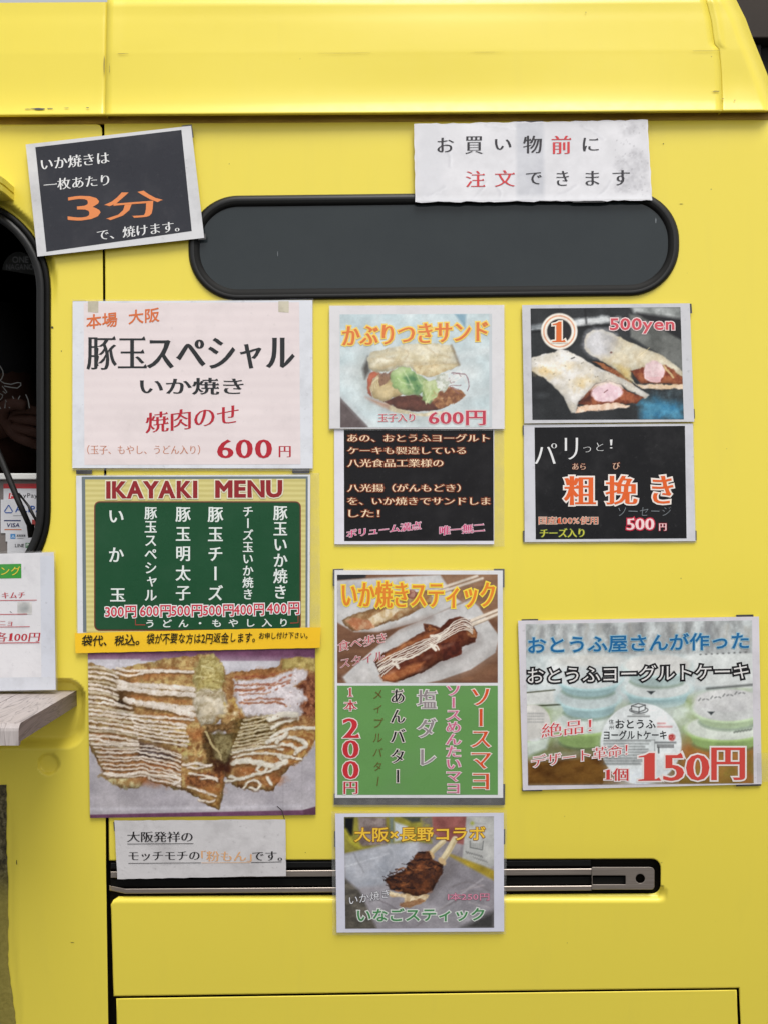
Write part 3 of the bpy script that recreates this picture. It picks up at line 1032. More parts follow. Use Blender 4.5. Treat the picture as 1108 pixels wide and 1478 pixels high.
for i, w in enumerate(widths):
    xa = x - w + 0.0009
    # top, right side, front in three looks
    bm = bmesh.new()
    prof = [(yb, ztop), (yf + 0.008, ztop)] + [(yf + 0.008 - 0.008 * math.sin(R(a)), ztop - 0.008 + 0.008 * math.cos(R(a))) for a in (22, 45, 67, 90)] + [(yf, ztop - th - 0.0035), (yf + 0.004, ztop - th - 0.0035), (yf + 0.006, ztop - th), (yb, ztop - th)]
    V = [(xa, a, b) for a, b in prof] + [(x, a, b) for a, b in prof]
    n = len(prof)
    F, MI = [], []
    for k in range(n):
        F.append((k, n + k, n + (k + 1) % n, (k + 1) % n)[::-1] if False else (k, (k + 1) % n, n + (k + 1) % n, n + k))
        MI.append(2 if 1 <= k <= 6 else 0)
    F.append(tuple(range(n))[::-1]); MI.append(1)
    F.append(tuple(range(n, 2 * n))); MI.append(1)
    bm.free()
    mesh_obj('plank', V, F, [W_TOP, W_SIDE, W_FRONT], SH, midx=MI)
    x = xa - 0.0009
#boxw(SH, x + 0.02, xr - 0.02, -0.17, -0.12, ztop - th - 0.018, ztop - th - 0.0002, W_SIDE, 'batten', 0.001)

# ------------------------------------------------------------------ printed pictures: painted stroke by stroke into vertex colours
_lat = {}
def vnoise(x, y, seed):
    if seed not in _lat: _lat[seed] = np.random.RandomState(seed).rand(256, 256)
    T = _lat[seed]
    xi = np.floor(x).astype(int); yi = np.floor(y).astype(int)
    fx = x - xi; fy = y - yi
    fx = fx * fx * (3 - 2 * fx); fy = fy * fy * (3 - 2 * fy)
    a = T[yi % 256, xi % 256]; b = T[yi % 256, (xi + 1) % 256]; c = T[(yi + 1) % 256, xi % 256]; d = T[(yi + 1) % 256, (xi + 1) % 256]
    return (a * (1 - fx) + b * fx) * (1 - fy) + (c * (1 - fx) + d * fx) * fy
def fbm(x, y, seed=1, oc=4):
    s = 0; a = 1; t = 0
    for o in range(oc):
        s = s + a * vnoise(x * 2 ** o + 17.3 * o, y * 2 ** o + 5.1 * o, seed + o); t += a; a *= 0.55
    return s / t

class Paint:
    def __init__(self, quad, step=0.95, T=None):
        w = abs(quad[1][0] - quad[0][0]); h = abs(quad[3][1] - quad[0][1])
        self.nu, self.nv = int(w / step), int(h / step)
        self.X, self.Y = quadgrid(quad, self.nu, self.nv)
        self.I = np.zeros(self.X.shape + (3,)) + 128.0
        self.T = T or (0, 0, 1.0)
        self.k = 0
    def tp(self, pts):
        ox, oy, k = self.T
        return [(ox + p[0] * k, oy + p[1] * k) for p in pts]
    def fld(self, c, idx):
        """colour field: tuple, or [c1, c2, scale(px), (anisotropy x, y)]"""
        if isinstance(c, tuple): return np.array(c, float)
        c1, c2, sc = c[0], c[1], c[2]
        ax, ay = c[3] if len(c) > 3 else (1, 1)
        n = fbm(self.X[idx] / sc * ax, self.Y[idx] / sc * ay, 11 + self.k % 7, 4)
        t = np.clip((n - 0.32) / 0.36, 0, 1)[..., None]
        return np.array(c1, float) * (1 - t) + np.array(c2, float) * t
    def put(self, idx, a, c):
        a = np.clip(a, 0, 1)[..., None]
        self.I[idx] = self.I[idx] * (1 - a) + self.fld(c, idx) * a
        self.k += 1
    def fill(self, c):
        idx = np.nonzero(self.X > -1e9); self.put(idx, np.ones(len(idx[0])), c)
    def box(self, pts, pad):
        xs = [p[0] for p in pts]; ys = [p[1] for p in pts]
        return np.nonzero((self.X > min(xs) - pad) & (self.X < max(xs) + pad) & (self.Y > min(ys) - pad) & (self.Y < max(ys) + pad))
    def warp(self, idx, amp, sc):
        x, y = self.X[idx], self.Y[idx]
        if amp:
            self.k += 1
            x = x + amp * 2 * (fbm(x / sc, y / sc, 31 + self.k % 5, 3) - 0.5)
            y = y + amp * 2 * (fbm(self.X[idx] / sc + 50, self.Y[idx] / sc, 41 + self.k % 5, 3) - 0.5)
        return x, y
    def poly(self, pts, c, soft=1.0, warp=0.0, ws=7.0, a=1.0, raw=False, sh=None):
        P = pts if raw else self.tp(pts)
        idx = self.box(P, soft + warp + 1)
        if not len(idx[0]): return
        x, y = self.warp(idx, warp, ws)
        d = loopdist(x, y, P); s = np.where(inside(x, y, P), d, -d)
        al = np.clip(s / soft * 0.5 + 0.5, 0, 1) * a
        self.put(idx, al, c)
        if sh:      # the picture's own modelling: print darker towards the drawn object's outline and lower side
            cy = sum(p[1] for p in P) / len(P); hh = max(p[1] for p in P) - min(p[1] for p in P) + 1e-6
            m_ = sh[0] * np.exp(-np.maximum(s, 0) / sh[1]) * np.clip(0.75 + (y - cy) / hh, 0.2, 1.2)
            n_ = fbm(x / 9.0, y / 5.0, 63, 3)
            m_ = m_ + 0.18 * (0.5 - n_) * 2 * sh[0]
            self.I[idx] = np.clip(self.I[idx] * (1 - (m_ * al)[..., None]), 0, 255)
    def ell(self, cx, cy, rx, ry, c, rot=0.0, soft=0.8, warp=0.0, a=1.0, ws=7.0, ring=None):
        (cx, cy), = self.tp([(cx, cy)]); k = self.T[2]; rx *= k; ry *= k
        idx = self.box([(cx - max(rx, ry), cy - max(rx, ry)), (cx + max(rx, ry), cy + max(rx, ry))], soft + warp + 2)
        if not len(idx[0]): return
        x, y = self.warp(idx, warp, ws)
        x = x - cx; y = y - cy
        u = x * math.cos(rot) + y * math.sin(rot); v = -x * math.sin(rot) + y * math.cos(rot)
        r = np.hypot(u / rx, v / ry); s = (1 - r) * min(rx, ry)
        if ring: s = ring - np.abs(s)
        self.put(idx, np.clip(s / soft * 0.5 + 0.5, 0, 1) * a, c)
    def stroke(self, pts, w, c, soft=0.7, warp=0.0, a=1.0, ws=6.0, curve=True):
        P = self.tp(pts)
        if curve and len(P) > 2: P = catmull(P)
        w0, w1 = (w if isinstance(w, tuple) else (w, w))
        k = self.T[2]
        idx = self.box(P, max(w0, w1) * k + soft + warp + 1)
        if not len(idx[0]): return
        x, y = self.warp(idx, warp, ws)
        d = np.full(x.shape, 1e9)
        n = len(P)
        for i in range(n - 1):
            x1, y1 = P[i]; x2, y2 = P[i + 1]
            dx, dy = x2 - x1, y2 - y1; L2 = dx * dx + dy * dy + 1e-9
            t = np.clip(((x - x1) * dx + (y - y1) * dy) / L2, 0, 1)
            ww = (w0 + (w1 - w0) * (i + t) / (n - 1)) * k / 2
            d = np.minimum(d, np.hypot(x - x1 - t * dx, y - y1 - t * dy) - ww)
        self.put(idx, np.clip(-d / soft * 0.5 + 0.5, 0, 1) * a, c)
    def speck(self, pts, c, n, r, seed=0, a=0.8):
        """n small flecks inside a polygon"""
        P = self.tp(pts); rs = np.random.RandomState(seed)
        xs = [p[0] for p in P]; ys = [p[1] for p in P]; m = 0; k = 0
        T = self.T; self.T = (0, 0, 1.0)
        while m < n and k < n * 20:
            k += 1
            x, y = rs.uniform(min(xs), max(xs)), rs.uniform(min(ys), max(ys))
            if bool(inside(x, y, P)):
                self.ell(x, y, r * rs.uniform(.5, 1.4), r * rs.uniform(.35, 1.0), c, rs.uniform(0, 3), 0.8, a=a * rs.uniform(.5, 1)); m += 1
        self.T = T
    def grain(self, amt, sc=1.6):
        n = fbm(self.X / sc, self.Y / sc, 77, 3)[..., None]
        self.I = np.clip(self.I + (n - 0.5) * amt, 0, 255)
    def mesh(self, poster, off=0.0002, name='photo', PF=None, label=None, fade=None, tone=0.22):
        PF = PF or PP
        I = self.I
        n_ = fbm(self.X / 16.0, self.Y / 16.0, 91, 3)[..., None] + 0.35 * fbm(self.X / 3.0, self.Y / 3.0, 95, 2)[..., None]
        I = np.clip(I * (1 - 0.64 * tone + tone * n_), 0, 255)
        lum = I.mean(axis=-1, keepdims=True); I = lum + (I - lum) * 0.86
        if fade is not None:
            I = I * (1 - fade[1]) + np.array(fade[0], float) * fade[1]
        c = I / 255.0
        c = np.where(c <= 0.04045, c / 12.92, ((c + 0.055) / 1.055) ** 2.4) * GAIN
        c = np.clip(c, 0, 0.86)
        X, Y = self.X.ravel(), self.Y.ravel()
        z = poster.get('off', 0) + off
        wv = 0.00018 * (np.sin(X * 0.061 + Y * 0.017) + np.sin(Y * 0.053 - X * 0.023 + 1.3) + 0.6 * np.sin(X * 0.019 + Y * 0.091 + 2.0)) + 0.0009
        t = (Y - 800.0) / 650.0
        dep = np.where(Y > 800, 0.068, 0.012) * t * t - z - wv
        kk = S_ * (D + dep) / D
        co = np.stack([(X - CX) * kk, dep, ZC - (Y - CY) * kk], axis=1) - np.array(poster['_loc'])
        f = grid_faces(self.nu, self.nv)
        me = bpy.data.meshes.new(name)
        me.vertices.add(len(co)); me.vertices.foreach_set('co', co.ravel())
        me.loops.add(f.size); me.loops.foreach_set('vertex_index', f.ravel().astype(np.int32))
        me.polygons.add(len(f)); me.polygons.foreach_set('loop_start', np.arange(0, f.size, 4, dtype=np.int32))
        me.update(calc_edges=True)
        ca = me.color_attributes.new('print', 'FLOAT_COLOR', 'POINT')
        ca.data.foreach_set('color', np.concatenate([c.reshape(-1, 3), np.ones((len(co), 1))], axis=1).ravel().astype(np.float32))
        me.materials.append(PRINT)
        o = bpy.data.objects.new(name, me); col.objects.link(o); o.parent = poster['o']
        if label: o['label'] = label
        return o

def catmull(P, n=5):
    out = []
    Q = [P[0]] + list(P) + [P[-1]]
    for i in range(1, len(Q) - 2):
        p0, p1, p2, p3 = [np.array(q) for q in Q[i - 1:i + 3]]
        for j in range(n):
            t = j / n
            out.append(tuple(0.5 * ((2 * p1) + (-p0 + p2) * t + (2 * p0 - 5 * p1 + 4 * p2 - p3) * t * t + (-p0 + 3 * p1 - 3 * p2 + p3) * t ** 3)))
    out.append(tuple(P[-1]))
    return out

PRINT = bpy.data.materials.new('printed_picture'); PRINT.use_nodes = True
_a = PRINT.node_tree.nodes.new('ShaderNodeVertexColor'); _a.layer_name = 'print'
PRINT.node_tree.links.new(_a.outputs['Color'], PRINT.node_tree.nodes['Principled BSDF'].inputs['Base Color'])
PRINT.node_tree.nodes['Principled BSDF'].inputs['Roughness'].default_value = 0.3
PRINT.node_tree.nodes['Principled BSDF'].inputs['Specular IOR Level'].default_value = 0.25

def poster(name, label, cat, q, off=0.0, group=None):
    cx = sum(p[0] for p in q) / 4; cy = max(p[1] for p in q)
    t = thing(name, label, cat, PP(cx, cy, off), group)
    t['off'] = off
    return t
def ink_panel(p, q, c, off=0.00015, name='print_area', label=None, dirt=0.15, **kw):
    o = sheet(p, q, paper(name, c, dirt=dirt, seed=q[0][0] * 0.01, **kw), off, 0.0, name)
    if label: o['label'] = label
    return o
def magnet(p, q, off=-0.0007):
    return sheet(p, q, MAGNET, off, 0.0006, 'magnet')
def film_(p, q, off=-0.0002):
    return sheet(p, q, FILM, off, 0.0, 'clear_film')

WHITE = (222, 220, 223)
# ---- 1 black three-minute sign
p = poster('notice_sign', 'tilted black notice with a big orange 3 at the left end of the long window', 'sign', [(37, 208), (276, 181), (295, 343), (54, 370)], 0.0075)
sheet(p, [(37, 208), (276, 181), (295, 343), (54, 370)], paper('white_laminate', (212, 212, 214), 0.3, seed=1), 0, 0.0012)
ink_panel(p, [(51, 212), (262, 187), (277, 333), (67, 363)], (56, 57, 63), 0.0002, dirt=0.12)
magnet(p, [(262, 180.5), (277, 179), (280, 198), (274, 198)])
magnet(p, [(290, 338), (297, 337), (297.5, 345), (286, 346)])
W_ = (226, 226, 226)
lettering(p, 'いか焼きは', (59, 228, 157, 246), W_, 'minb', slope=-.105, lean=.06)
lettering(p, '一枚あたり', (63, 258.5, 157, 275.5), W_, 'minb', slope=-.085, lean=.06)
lettering(p, '3', (98, 283, 142, 319), (226, 138, 84), 'minh', slope=-.05, lean=.05, label='orange digit')
lettering(p, '分', (152, 279, 232, 318), (226, 138, 84), 'minh', slope=-.08, lean=.05, label='orange character')
lettering(p, 'で、焼けます。', (140, 331, 258, 347.5), W_, 'minb', slope=-.115, lean=.06)

# ---- 2 long white sign
q = [(597, 178.5), (934, 172.5), (941, 289), (599, 291.5)]
p = poster('order_sign', 'long creased white sign with spaced black and red characters above the long window', 'sign', q, 0.0078)
sheet(p, q, paper('creased_white', (226, 225, 229), 0.35, (150, 148, 152), wrinkle=0.5, seed=2), 0, 0.0012, rag=1.0)
P2 = Paint([(599, 180), (932, 174.5), (939, 287.5), (601, 290)], 1.3)
P2.fill([(226, 225, 229), (216, 215, 219), 26])
P2.poly([(744, 170), (784, 170), (785, 295), (745, 295)], [(206, 207, 213), (198, 199, 206), 12], soft=3)
P2.poly([(600, 175), (640, 175), (642, 295), (600, 295)], (212, 212, 217), soft=10, a=.7)
for (x, y, r) in ((899, 235, 8), (917, 222, 9), (908, 250, 9), (926, 262, 8), (895, 270, 8), (918, 184, 7), (906, 190, 5), (925, 238, 8), (912, 268, 8)):
    P2.ell(x, y, r, r * .8, [(150, 148, 154), (196, 195, 200), 4], soft=7, warp=6, a=.55)
P2.speck([(886, 180), (932, 178), (938, 284), (888, 286)], (120, 118, 124), 40, .8, 8, .5)
for x0, y0, x1, y1 in ((610, 286, 640, 270), (680, 288, 700, 262), (720, 287, 716, 268), (800, 284, 830, 268), (860, 284, 880, 262), (640, 200, 648, 240), (700, 180, 740, 186), (840, 182, 870, 200)):  # creases: shade and highlight painted as paired dark and pale strokes
    P2.stroke([(x0, y0), ((x0 + x1) / 2 + 3, (y0 + y1) / 2), (x1, y1)], 3, (196, 195, 201), soft=2.5, a=.6, warp=2); P2.stroke([(x0 + 3, y0), ((x0 + x1) / 2 + 6, (y0 + y1) / 2), (x1 + 3, y1)], 2, (240, 240, 244), soft=2, a=.6, warp=2)
P2.poly([(598, 283), (940, 280), (940, 292), (598, 294)], (236, 236, 240), soft=3, warp=3, a=.6)
P2.mesh(p, 0.00015, 'paper_face', tone=0.04)
magnet(p, [(745, 174.5), (783, 173.6), (783, 178), (745, 179)])
magnet(p, [(824, 284), (870, 283), (872, 291.5), (826, 292)])
BK = (62, 60, 64); RD = (206, 72, 76)
for ch, x0, y0, x1, y1, c in (('お', 631, 198, 654, 219.5, BK), ('買', 671, 196, 696, 222, BK), ('い', 714, 200, 737, 216, BK), ('物', 755, 195, 781, 221, BK), ('前', 796, 195, 823, 222, RD), ('に', 841, 198, 863, 218, BK),
                             ('注', 672, 246, 699, 270, RD), ('文', 714, 245, 742, 269.5, RD), ('で', 759, 248, 781, 266, BK), ('き', 803, 246, 820, 268, BK), ('ま', 845, 246, 864, 267.5, BK), ('す', 884, 245, 908, 267.5, BK)):
    lettering(p, ch, (x0, y0, x1, y1), c, 'minb', slope=-.01, off=.0006)

# ---- 3 big white price board
q = [(105, 434.5), (451, 433), (451.5, 676), (104.5, 675.5)]
p = poster('price_board', 'large pale pink board with big black characters and a red 600 price', 'sign', q, 0.0026)
film_(p, [(104, 432), (452.5, 431), (453, 680), (103.5, 679)])
sheet(p, q, paper('pale_laminate', (220, 222, 228), 0.3, seed=3), 0, 0.001)
ink_panel(p, [(121, 437), (432, 436), (434, 670), (122, 671)], (229, 217, 217), stripes=(22, (216, 203, 204), 0.25))
for qd in ([(105, 434), (124, 434), (124, 437), (105, 437)], [(110, 678), (133, 678), (133, 684), (110, 684)], [(422, 676), (447, 675), (447, 683), (422, 683)]):
    magnet(p, qd)
for x0 in (127, 402):
    sheet(p, [(x0, 434.5), (x0 + 15, 434.5), (x0 + 15, 451), (x0, 450)], paper('yellowed_tape', (205, 198, 178), 0.6, (120, 110, 90), seed=x0), 0.0003, name='tape')
OR = (214, 112, 62); RE = (178, 38, 52); BL = (42, 44, 46)
lettering(p, '本場', (125, 454.5, 169, 475), OR, 'gothicb', slope=-.1)
lettering(p, '大阪', (186, 448, 230, 468), OR, 'gothicb', slope=-.1)
lettering(p, '豚玉', (126, 486, 211, 534), BL, 'minb')
lettering(p, 'スペシ', (214, 487, 338, 532), BL, 'minh')
lettering(p, 'ャ', (348, 496, 376, 532), BL, 'minh')
lettering(p, 'ル', (386, 487, 424, 531), BL, 'minh')
lettering(p, 'いか焼き', (203, 545, 351, 569.5), BL, 'minh')
lettering(p, '焼肉のせ', (211, 595.5, 344, 626), RE, 'minb', slope=-.105)
lettering(p, '（玉子、もやし、うどん入り）', (126, 642, 289, 656), (196, 122, 88), 'min')
lettering(p, '600', (315, 634, 391.5, 661.5), RE, 'minh', gap=0.02)
lettering(p, '円', (403, 643.5, 419.5, 660), RE, 'minb')

# ---- 4 green menu board
q = [(110, 686.5), (448, 685), (447, 912), (112, 914)]
p = poster('menu_board', 'green menu board with red English heading on cream and six columns of white dishes', 'menu board', q, 0.0026)
film_(p, [(109, 684), (461, 682.5), (463, 930), (110, 932)])
sheet(p, q, paper('white_laminate', (216, 218, 222), 0.3, seed=4), 0, 0.001)
ink_panel(p, [(118, 688), (444.5, 687.5), (444, 912), (120, 913)], (112, 122, 126), 0.00012, label='grey border')
ink_panel(p, [(123, 692), (441.5, 691), (441, 912), (125, 913)], (214, 204, 138), 0.00028, stripes=(48, (186, 174, 104), 0.6), label='cream striped ground')
BR2 = rrect(136, 723.5, 434.5, 910.5, 8, 6)
flat_poly(p, BR2, plain('ink', (112, 42, 36), 0.35), 0.0005, 'board_outline')
flat_poly(p, inset(BR2, 1.6), paper('board_green', (36, 78, 52), 0.12, (70, 100, 80), seed=9), 0.00065, 'green_field')
O3 = 0.00085
MR = (142, 40, 44)
lettering(p, 'IKAYAKI', (155, 695.5, 283.5, 718.5), MR, 'gothich', outline=[((226, 220, 196), 1.7)], off=O3, slope=-.006, gap=.02)
lettering(p, 'MENU', (312.5, 694.5, 406, 717.5), MR, 'gothich', outline=[((226, 220, 196), 1.7)], off=O3, slope=-.006, gap=.02)
WH = (222, 228, 224)
lettering(p, 'い', (158.5, 737, 178, 754), WH, 'brush', off=O3)
lettering(p, 'か', (158, 790.5, 178.5, 811), WH, 'brush', off=O3)
lettering(p, '玉', (159.5, 849.5, 180.5, 868), WH, 'brush', off=O3)
for s, x0, x1, y0, y1 in (('豚玉スペシャル', 209, 226.5, 732, 867), ('豚玉明太子', 254, 275, 732, 866.5), ('豚玉チーズ', 300.5, 322, 732, 866.5), ('チーズ玉いか焼き', 350.6, 365.7, 731.5, 865), ('豚玉いか焼き', 395, 414.8, 730.5, 864)):
    lettering(p, s, (x0, y0, x1, y1), WH, 'brush', off=O3, vertical=True)
PK = (196, 60, 76)
for s, x0, x1, y0, y1 in (('300円', 152, 196.5, 875, 891.5), ('600円', 202.5, 246.5, 874, 890.5), ('500円', 247.5, 292, 873.5, 890), ('500円', 293.3, 337.3, 873, 889.5), ('400円', 338, 381, 872, 888.5), ('400円', 385.5, 432, 870, 887)):
    lettering(p, s, (x0, y0, x1, y1), PK, 'gothicb', off=O3, outline=[((232, 232, 230), 1.3)], slope=-.01)
lettering(p, 'うどん・もやし入り', (211.5, 894.7, 414, 906), WH, 'gothicb', off=O3, slope=-.008, gap=.55)
stroke_mesh(p, [([(195.6, 894), (195.6, 902), (209.7, 902)], 0.9), ([(419, 899.5), (430.5, 899), (430.5, 889)], 0.9)], (186, 60, 54), off=O3)

# ---- 5 orange tape with handwriting
q = [(108, 914), (463, 905.5), (462, 935), (109, 943)]
p = poster('orange_tape', 'strip of bright orange tape with black handwriting across the foot of the green menu', 'tape', q, 0.0046)
sheet(p, q, paper('orange_tape', (250, 194, 48), 0.15, (220, 150, 40), rough=0.4, seed=5), 0, 0.0003, 'tape', rag=0.3)
HB = (36, 34, 24)
lettering(p, '袋代、税込。', (118, 917, 201, 933), HB, 'gothicb', slope=-.02, jit=.16, shear=.12, off=0.0008)
lettering(p, '袋が不要な方は2円返金します。', (212, 914.5, 368, 931), HB, 'gothicb', slope=-.018, jit=.16, shear=.1, off=0.0008)
lettering(p, 'お申し付け下さい。', (374, 913, 444, 922.5), HB, 'gothicb', slope=-.012, jit=.14, shear=.1, off=0.0008)

# ---- 6 large food photograph
q = [(126.8, 943), (455, 936), (455.7, 1176.5), (130, 1181)]
p = poster('food_photo_poster', 'large photograph of folded squid pancakes striped with mayonnaise under the orange tape', 'poster', q, 0.0026)
magnet(p, [(128, 944), (454, 938), (454, 1175), (131, 1179)])
sheet(p, q, paper('photo_back', (190, 186, 190), 0.2), 0, 0.001)
A = Paint(q, 0.85, (100, 900, .34296))
A.fill([(122, 80, 108), (108, 68, 94), 30])
A.poly([(60, 152), (300, 150), (300, 158), (1100, 158), (1100, 768), (985, 786), (60, 806)], [(188, 182, 187), (172, 166, 173), 40], soft=1)
A.poly([(60, 150), (640, 150), (1100, 160), (1100, 200), (640, 200), (60, 190)], (206, 204, 210), soft=8, a=.7)
A.stroke([(90, 782), (500, 778), (980, 768)], 9, (208, 204, 212), soft=3, a=.8)
A.poly([(985, 786), (1040, 770), (1040, 830), (985, 830)], (100, 64, 84), soft=1)
A.ell(900, 640, 200, 110, (146, 140, 147), soft=30, a=.45)
A.ell(230, 690, 170, 60, (146, 140, 147), soft=20, a=.5)
for (x, a) in ((210, .25), (900, .3), (980, .2)): A.stroke([(x, 130), (x, 800)], 2, (120, 115, 120), a=a, soft=1)
rnd = random.Random(3)
TAN = [(200, 172, 112), (158, 118, 72), 5]
BRN = [(172, 122, 78), (120, 80, 50), 5]
leftb = [(76, 165), (120, 172), (170, 198), (240, 182), (330, 166), (400, 150), (480, 140), (540, 134), (590, 122), (632, 150), (655, 200), (662, 330), (640, 400), (600, 450), (600, 520), (655, 610), (652, 680), (632, 785), (590, 770), (540, 732), (500, 712), (420, 690), (330, 655), (290, 692), (210, 690), (150, 640), (110, 560), (76, 500)]
A.poly(leftb, TAN, soft=1.2, warp=3, sh=(.45, 5))
A.poly([(100, 460), (300, 500), (460, 540), (480, 640), (330, 655), (200, 672), (140, 610)], BRN, soft=5, warp=5, a=.85)
A.poly([(120, 640), (220, 640), (318, 640), (290, 695), (215, 690)], [(214, 200, 150), (170, 134, 84), 5], soft=2, warp=4, sh=(.35, 4))
A.poly([(530, 690), (650, 640), (634, 785), (560, 752)], [(190, 150, 92), (158, 112, 60), 5], warp=2, sh=(.35, 4))
rightb = [(655, 215), (700, 205), (760, 200), (820, 192), (880, 180), (895, 150), (960, 140), (1045, 150), (1045, 470), (1020, 520), (975, 580), (920, 610), (885, 660), (860, 706), (770, 700), (700, 688), (655, 640), (690, 500), (640, 420), (640, 300)]
A.poly(rightb, [(190, 152, 98), (150, 104, 64), 5], warp=3, sh=(.45, 5))
A.poly([(895, 155), (960, 140), (1045, 152), (1045, 205), (980, 190), (900, 195)], [(186, 166, 100), (150, 128, 72), 6], soft=2, warp=3)
A.poly([(945, 290), (1000, 215), (1045, 215), (1045, 400), (975, 390), (960, 340)], [(96, 54, 40), (160, 104, 74), 5], soft=4, warp=5)
A.poly([(900, 540), (960, 470), (1045, 410), (1030, 510), (960, 590), (900, 600)], [(190, 154, 92), (150, 100, 58), 5], soft=3, warp=4)
# browned patches
for (x, y, rx, ry) in ((330, 215, 70, 16), (440, 205, 50, 12), (260, 250, 26, 18), (300, 310, 60, 14), (470, 330, 60, 12), (470, 400, 70, 18), (540, 470, 34, 30), (360, 390, 50, 10), (160, 470, 60, 10), (380, 600, 60, 14), (300, 660, 30, 14), (390, 668, 50, 14), (880, 215, 60, 12), (770, 225, 60, 10), (760, 620, 60, 18), (860, 660, 40, 20), (940, 520, 40, 16), (900, 580, 30, 12), (600, 700, 36, 14)):
    A.ell(x, y, rx, ry, [(186, 116, 66), (150, 88, 50), 4], rot=rnd.uniform(-.1, .2), soft=5, warp=5, a=.75)
# shadowed folds of the left piece
A.poly([(160, 235), (215, 250), (262, 240), (240, 300), (262, 360), (225, 400), (180, 330)], (84, 60, 36), soft=7, warp=5, a=.85)
A.poly([(78, 180), (150, 200), (196, 222), (210, 290), (150, 280), (78, 262)], [(176, 152, 104), (136, 110, 68), 5], soft=3, warp=4)
A.poly([(205, 205), (240, 190), (245, 210), (225, 240)], [(150, 104, 58), (190, 150, 96), 4], soft=1.5, warp=2)
A.poly([(540, 150), (600, 125), (640, 170), (655, 240), (640, 290), (600, 300), (530, 330), (525, 240)], [(204, 190, 130), (158, 140, 80), 4], soft=2, warp=5, sh=(.3, 4))
for i in range(12):
    x, y = rnd.uniform(545, 625), rnd.uniform(165, 290)
    A.stroke([(x - 20, y + rnd.uniform(-8, 8)), (x, y), (x + 26, y + rnd.uniform(-12, 14))], rnd.uniform(5, 9), rnd.choice([(222, 212, 160), (190, 176, 112), (150, 132, 76)]), a=.75, warp=1.5, soft=1.2)
A.poly([(522, 300), (550, 278), (600, 282), (640, 270), (664, 320), (655, 385), (620, 395), (590, 430), (556, 432), (530, 385)], [(214, 202, 178), (168, 152, 118), 5], soft=2, warp=4, sh=(.3, 4))
A.ell(562, 318, 34, 26, (222, 212, 194), soft=6, warp=5, a=.6)
A.ell(622, 350, 36, 30, (220, 210, 192), soft=6, warp=5, a=.7)
for pts_ in ([(530, 300), (570, 296), (620, 312)], [(545, 350), (590, 340), (610, 372)], [(600, 300), (640, 296), (655, 330)], [(560, 400), (590, 385), (640, 392)]):
    A.stroke(pts_, 6, (146, 128, 90), soft=2.5, warp=3, a=.55)
A.ell(590, 375, 30, 20, (190, 176, 150), soft=7, warp=4, a=.6)
for i in range(30):
    x, y = rnd.gauss(700, 26), rnd.gauss(352, 30)
    A.ell(x, y, rnd.uniform(6, 16), rnd.uniform(4, 10), rnd.choice([(206, 176, 102), (168, 122, 58), (222, 200, 140), (130, 88, 42), (232, 216, 176)]), rot=rnd.uniform(0, 3), soft=1.5, warp=2, a=.8)
A.poly([(570, 425), (640, 425), (690, 408), (738, 415), (700, 445), (640, 452), (580, 462)], [(172, 136, 90), (128, 94, 56), 4], soft=1.5, warp=3, sh=(.4, 3))
A.poly([(575, 465), (690, 462), (694, 520), (680, 570), (650, 605), (600, 570), (570, 510)], [(160, 146, 102), (112, 96, 60), 5], soft=2.5, warp=5, sh=(.4, 5))
A.poly([(560, 470), (590, 455), (612, 520), (622, 600), (580, 605), (570, 540)], [(112, 88, 54), (72, 50, 30), 5], soft=4, warp=5)
A.stroke([(575, 455), (600, 510), (630, 545), (640, 575)], 9, (190, 172, 124), warp=2)
for i in range(26):
    x, y = rnd.gauss(520, 30), rnd.gauss(550, 28)
    A.ell(x, y, rnd.uniform(6, 18), rnd.uniform(4, 9), rnd.choice([(200, 160, 100), (150, 100, 56), (222, 206, 160), (112, 70, 40), (206, 190, 120)]), rot=rnd.uniform(0, 3), soft=1.5, warp=2, a=.85)
A.poly([(600, 575), (650, 590), (684, 560), (680, 625), (640, 645), (610, 630)], (70, 38, 28), soft=5, warp=5, a=.9)
A.poly([(480, 645), (560, 625), (650, 625), (655, 672), (560, 690), (490, 690)], [(110, 70, 46), (160, 104, 62), 4], soft=3, warp=5)
A.poly([(300, 530), (360, 535), (440, 562), (425, 582), (290, 560)], (58, 46, 44), soft=4, warp=5)
A.poly([(270, 490), (360, 505), (440, 560), (360, 560), (300, 530)], (104, 90, 92), soft=5, warp=5, a=.75)
A.poly([(185, 300), (235, 330), (245, 352), (195, 335)], (46, 38, 36), soft=3, warp=4)
for pts_, w in (([(190, 235), (225, 300), (250, 350), (290, 420), (360, 470), (420, 530), (470, 580)], 30), ([(70, 300), (160, 330), (240, 370)], 18), ([(80, 440), (200, 450), (300, 490)], 16)):
    A.stroke(pts_, w, (82, 58, 38), soft=10, warp=6, a=.6)
CREAM = [(226, 214, 202), (202, 186, 166), 6]
def mayo(pts_, w, c=None, dk=(104, 76, 48)):
    A.stroke([(a, b + w * .62) for a, b in pts_], w * .7, dk, soft=1.6, a=.6, warp=2)
    A.stroke(pts_, w, c or CREAM, soft=1.2, warp=2.2)
    A.stroke([(a, b - w * .15) for a, b in pts_], w * .35, (234, 226, 216), soft=1.5, a=.45, warp=2.2)
for i in range(19):
    y = 186 + i * 17.5 + rnd.uniform(-3, 3)
    w = rnd.uniform(8, 13)
    x1 = 205 if i < 8 else 240 + i * 3
    mayo([(66, y), (120, y + 5 + rnd.uniform(-3, 3)), (165, y + 12 + rnd.uniform(-4, 4)), (x1, y + 24 + rnd.uniform(0, 8))], w, CREAM if i % 3 else [(196, 180, 152), (168, 150, 118), 5])
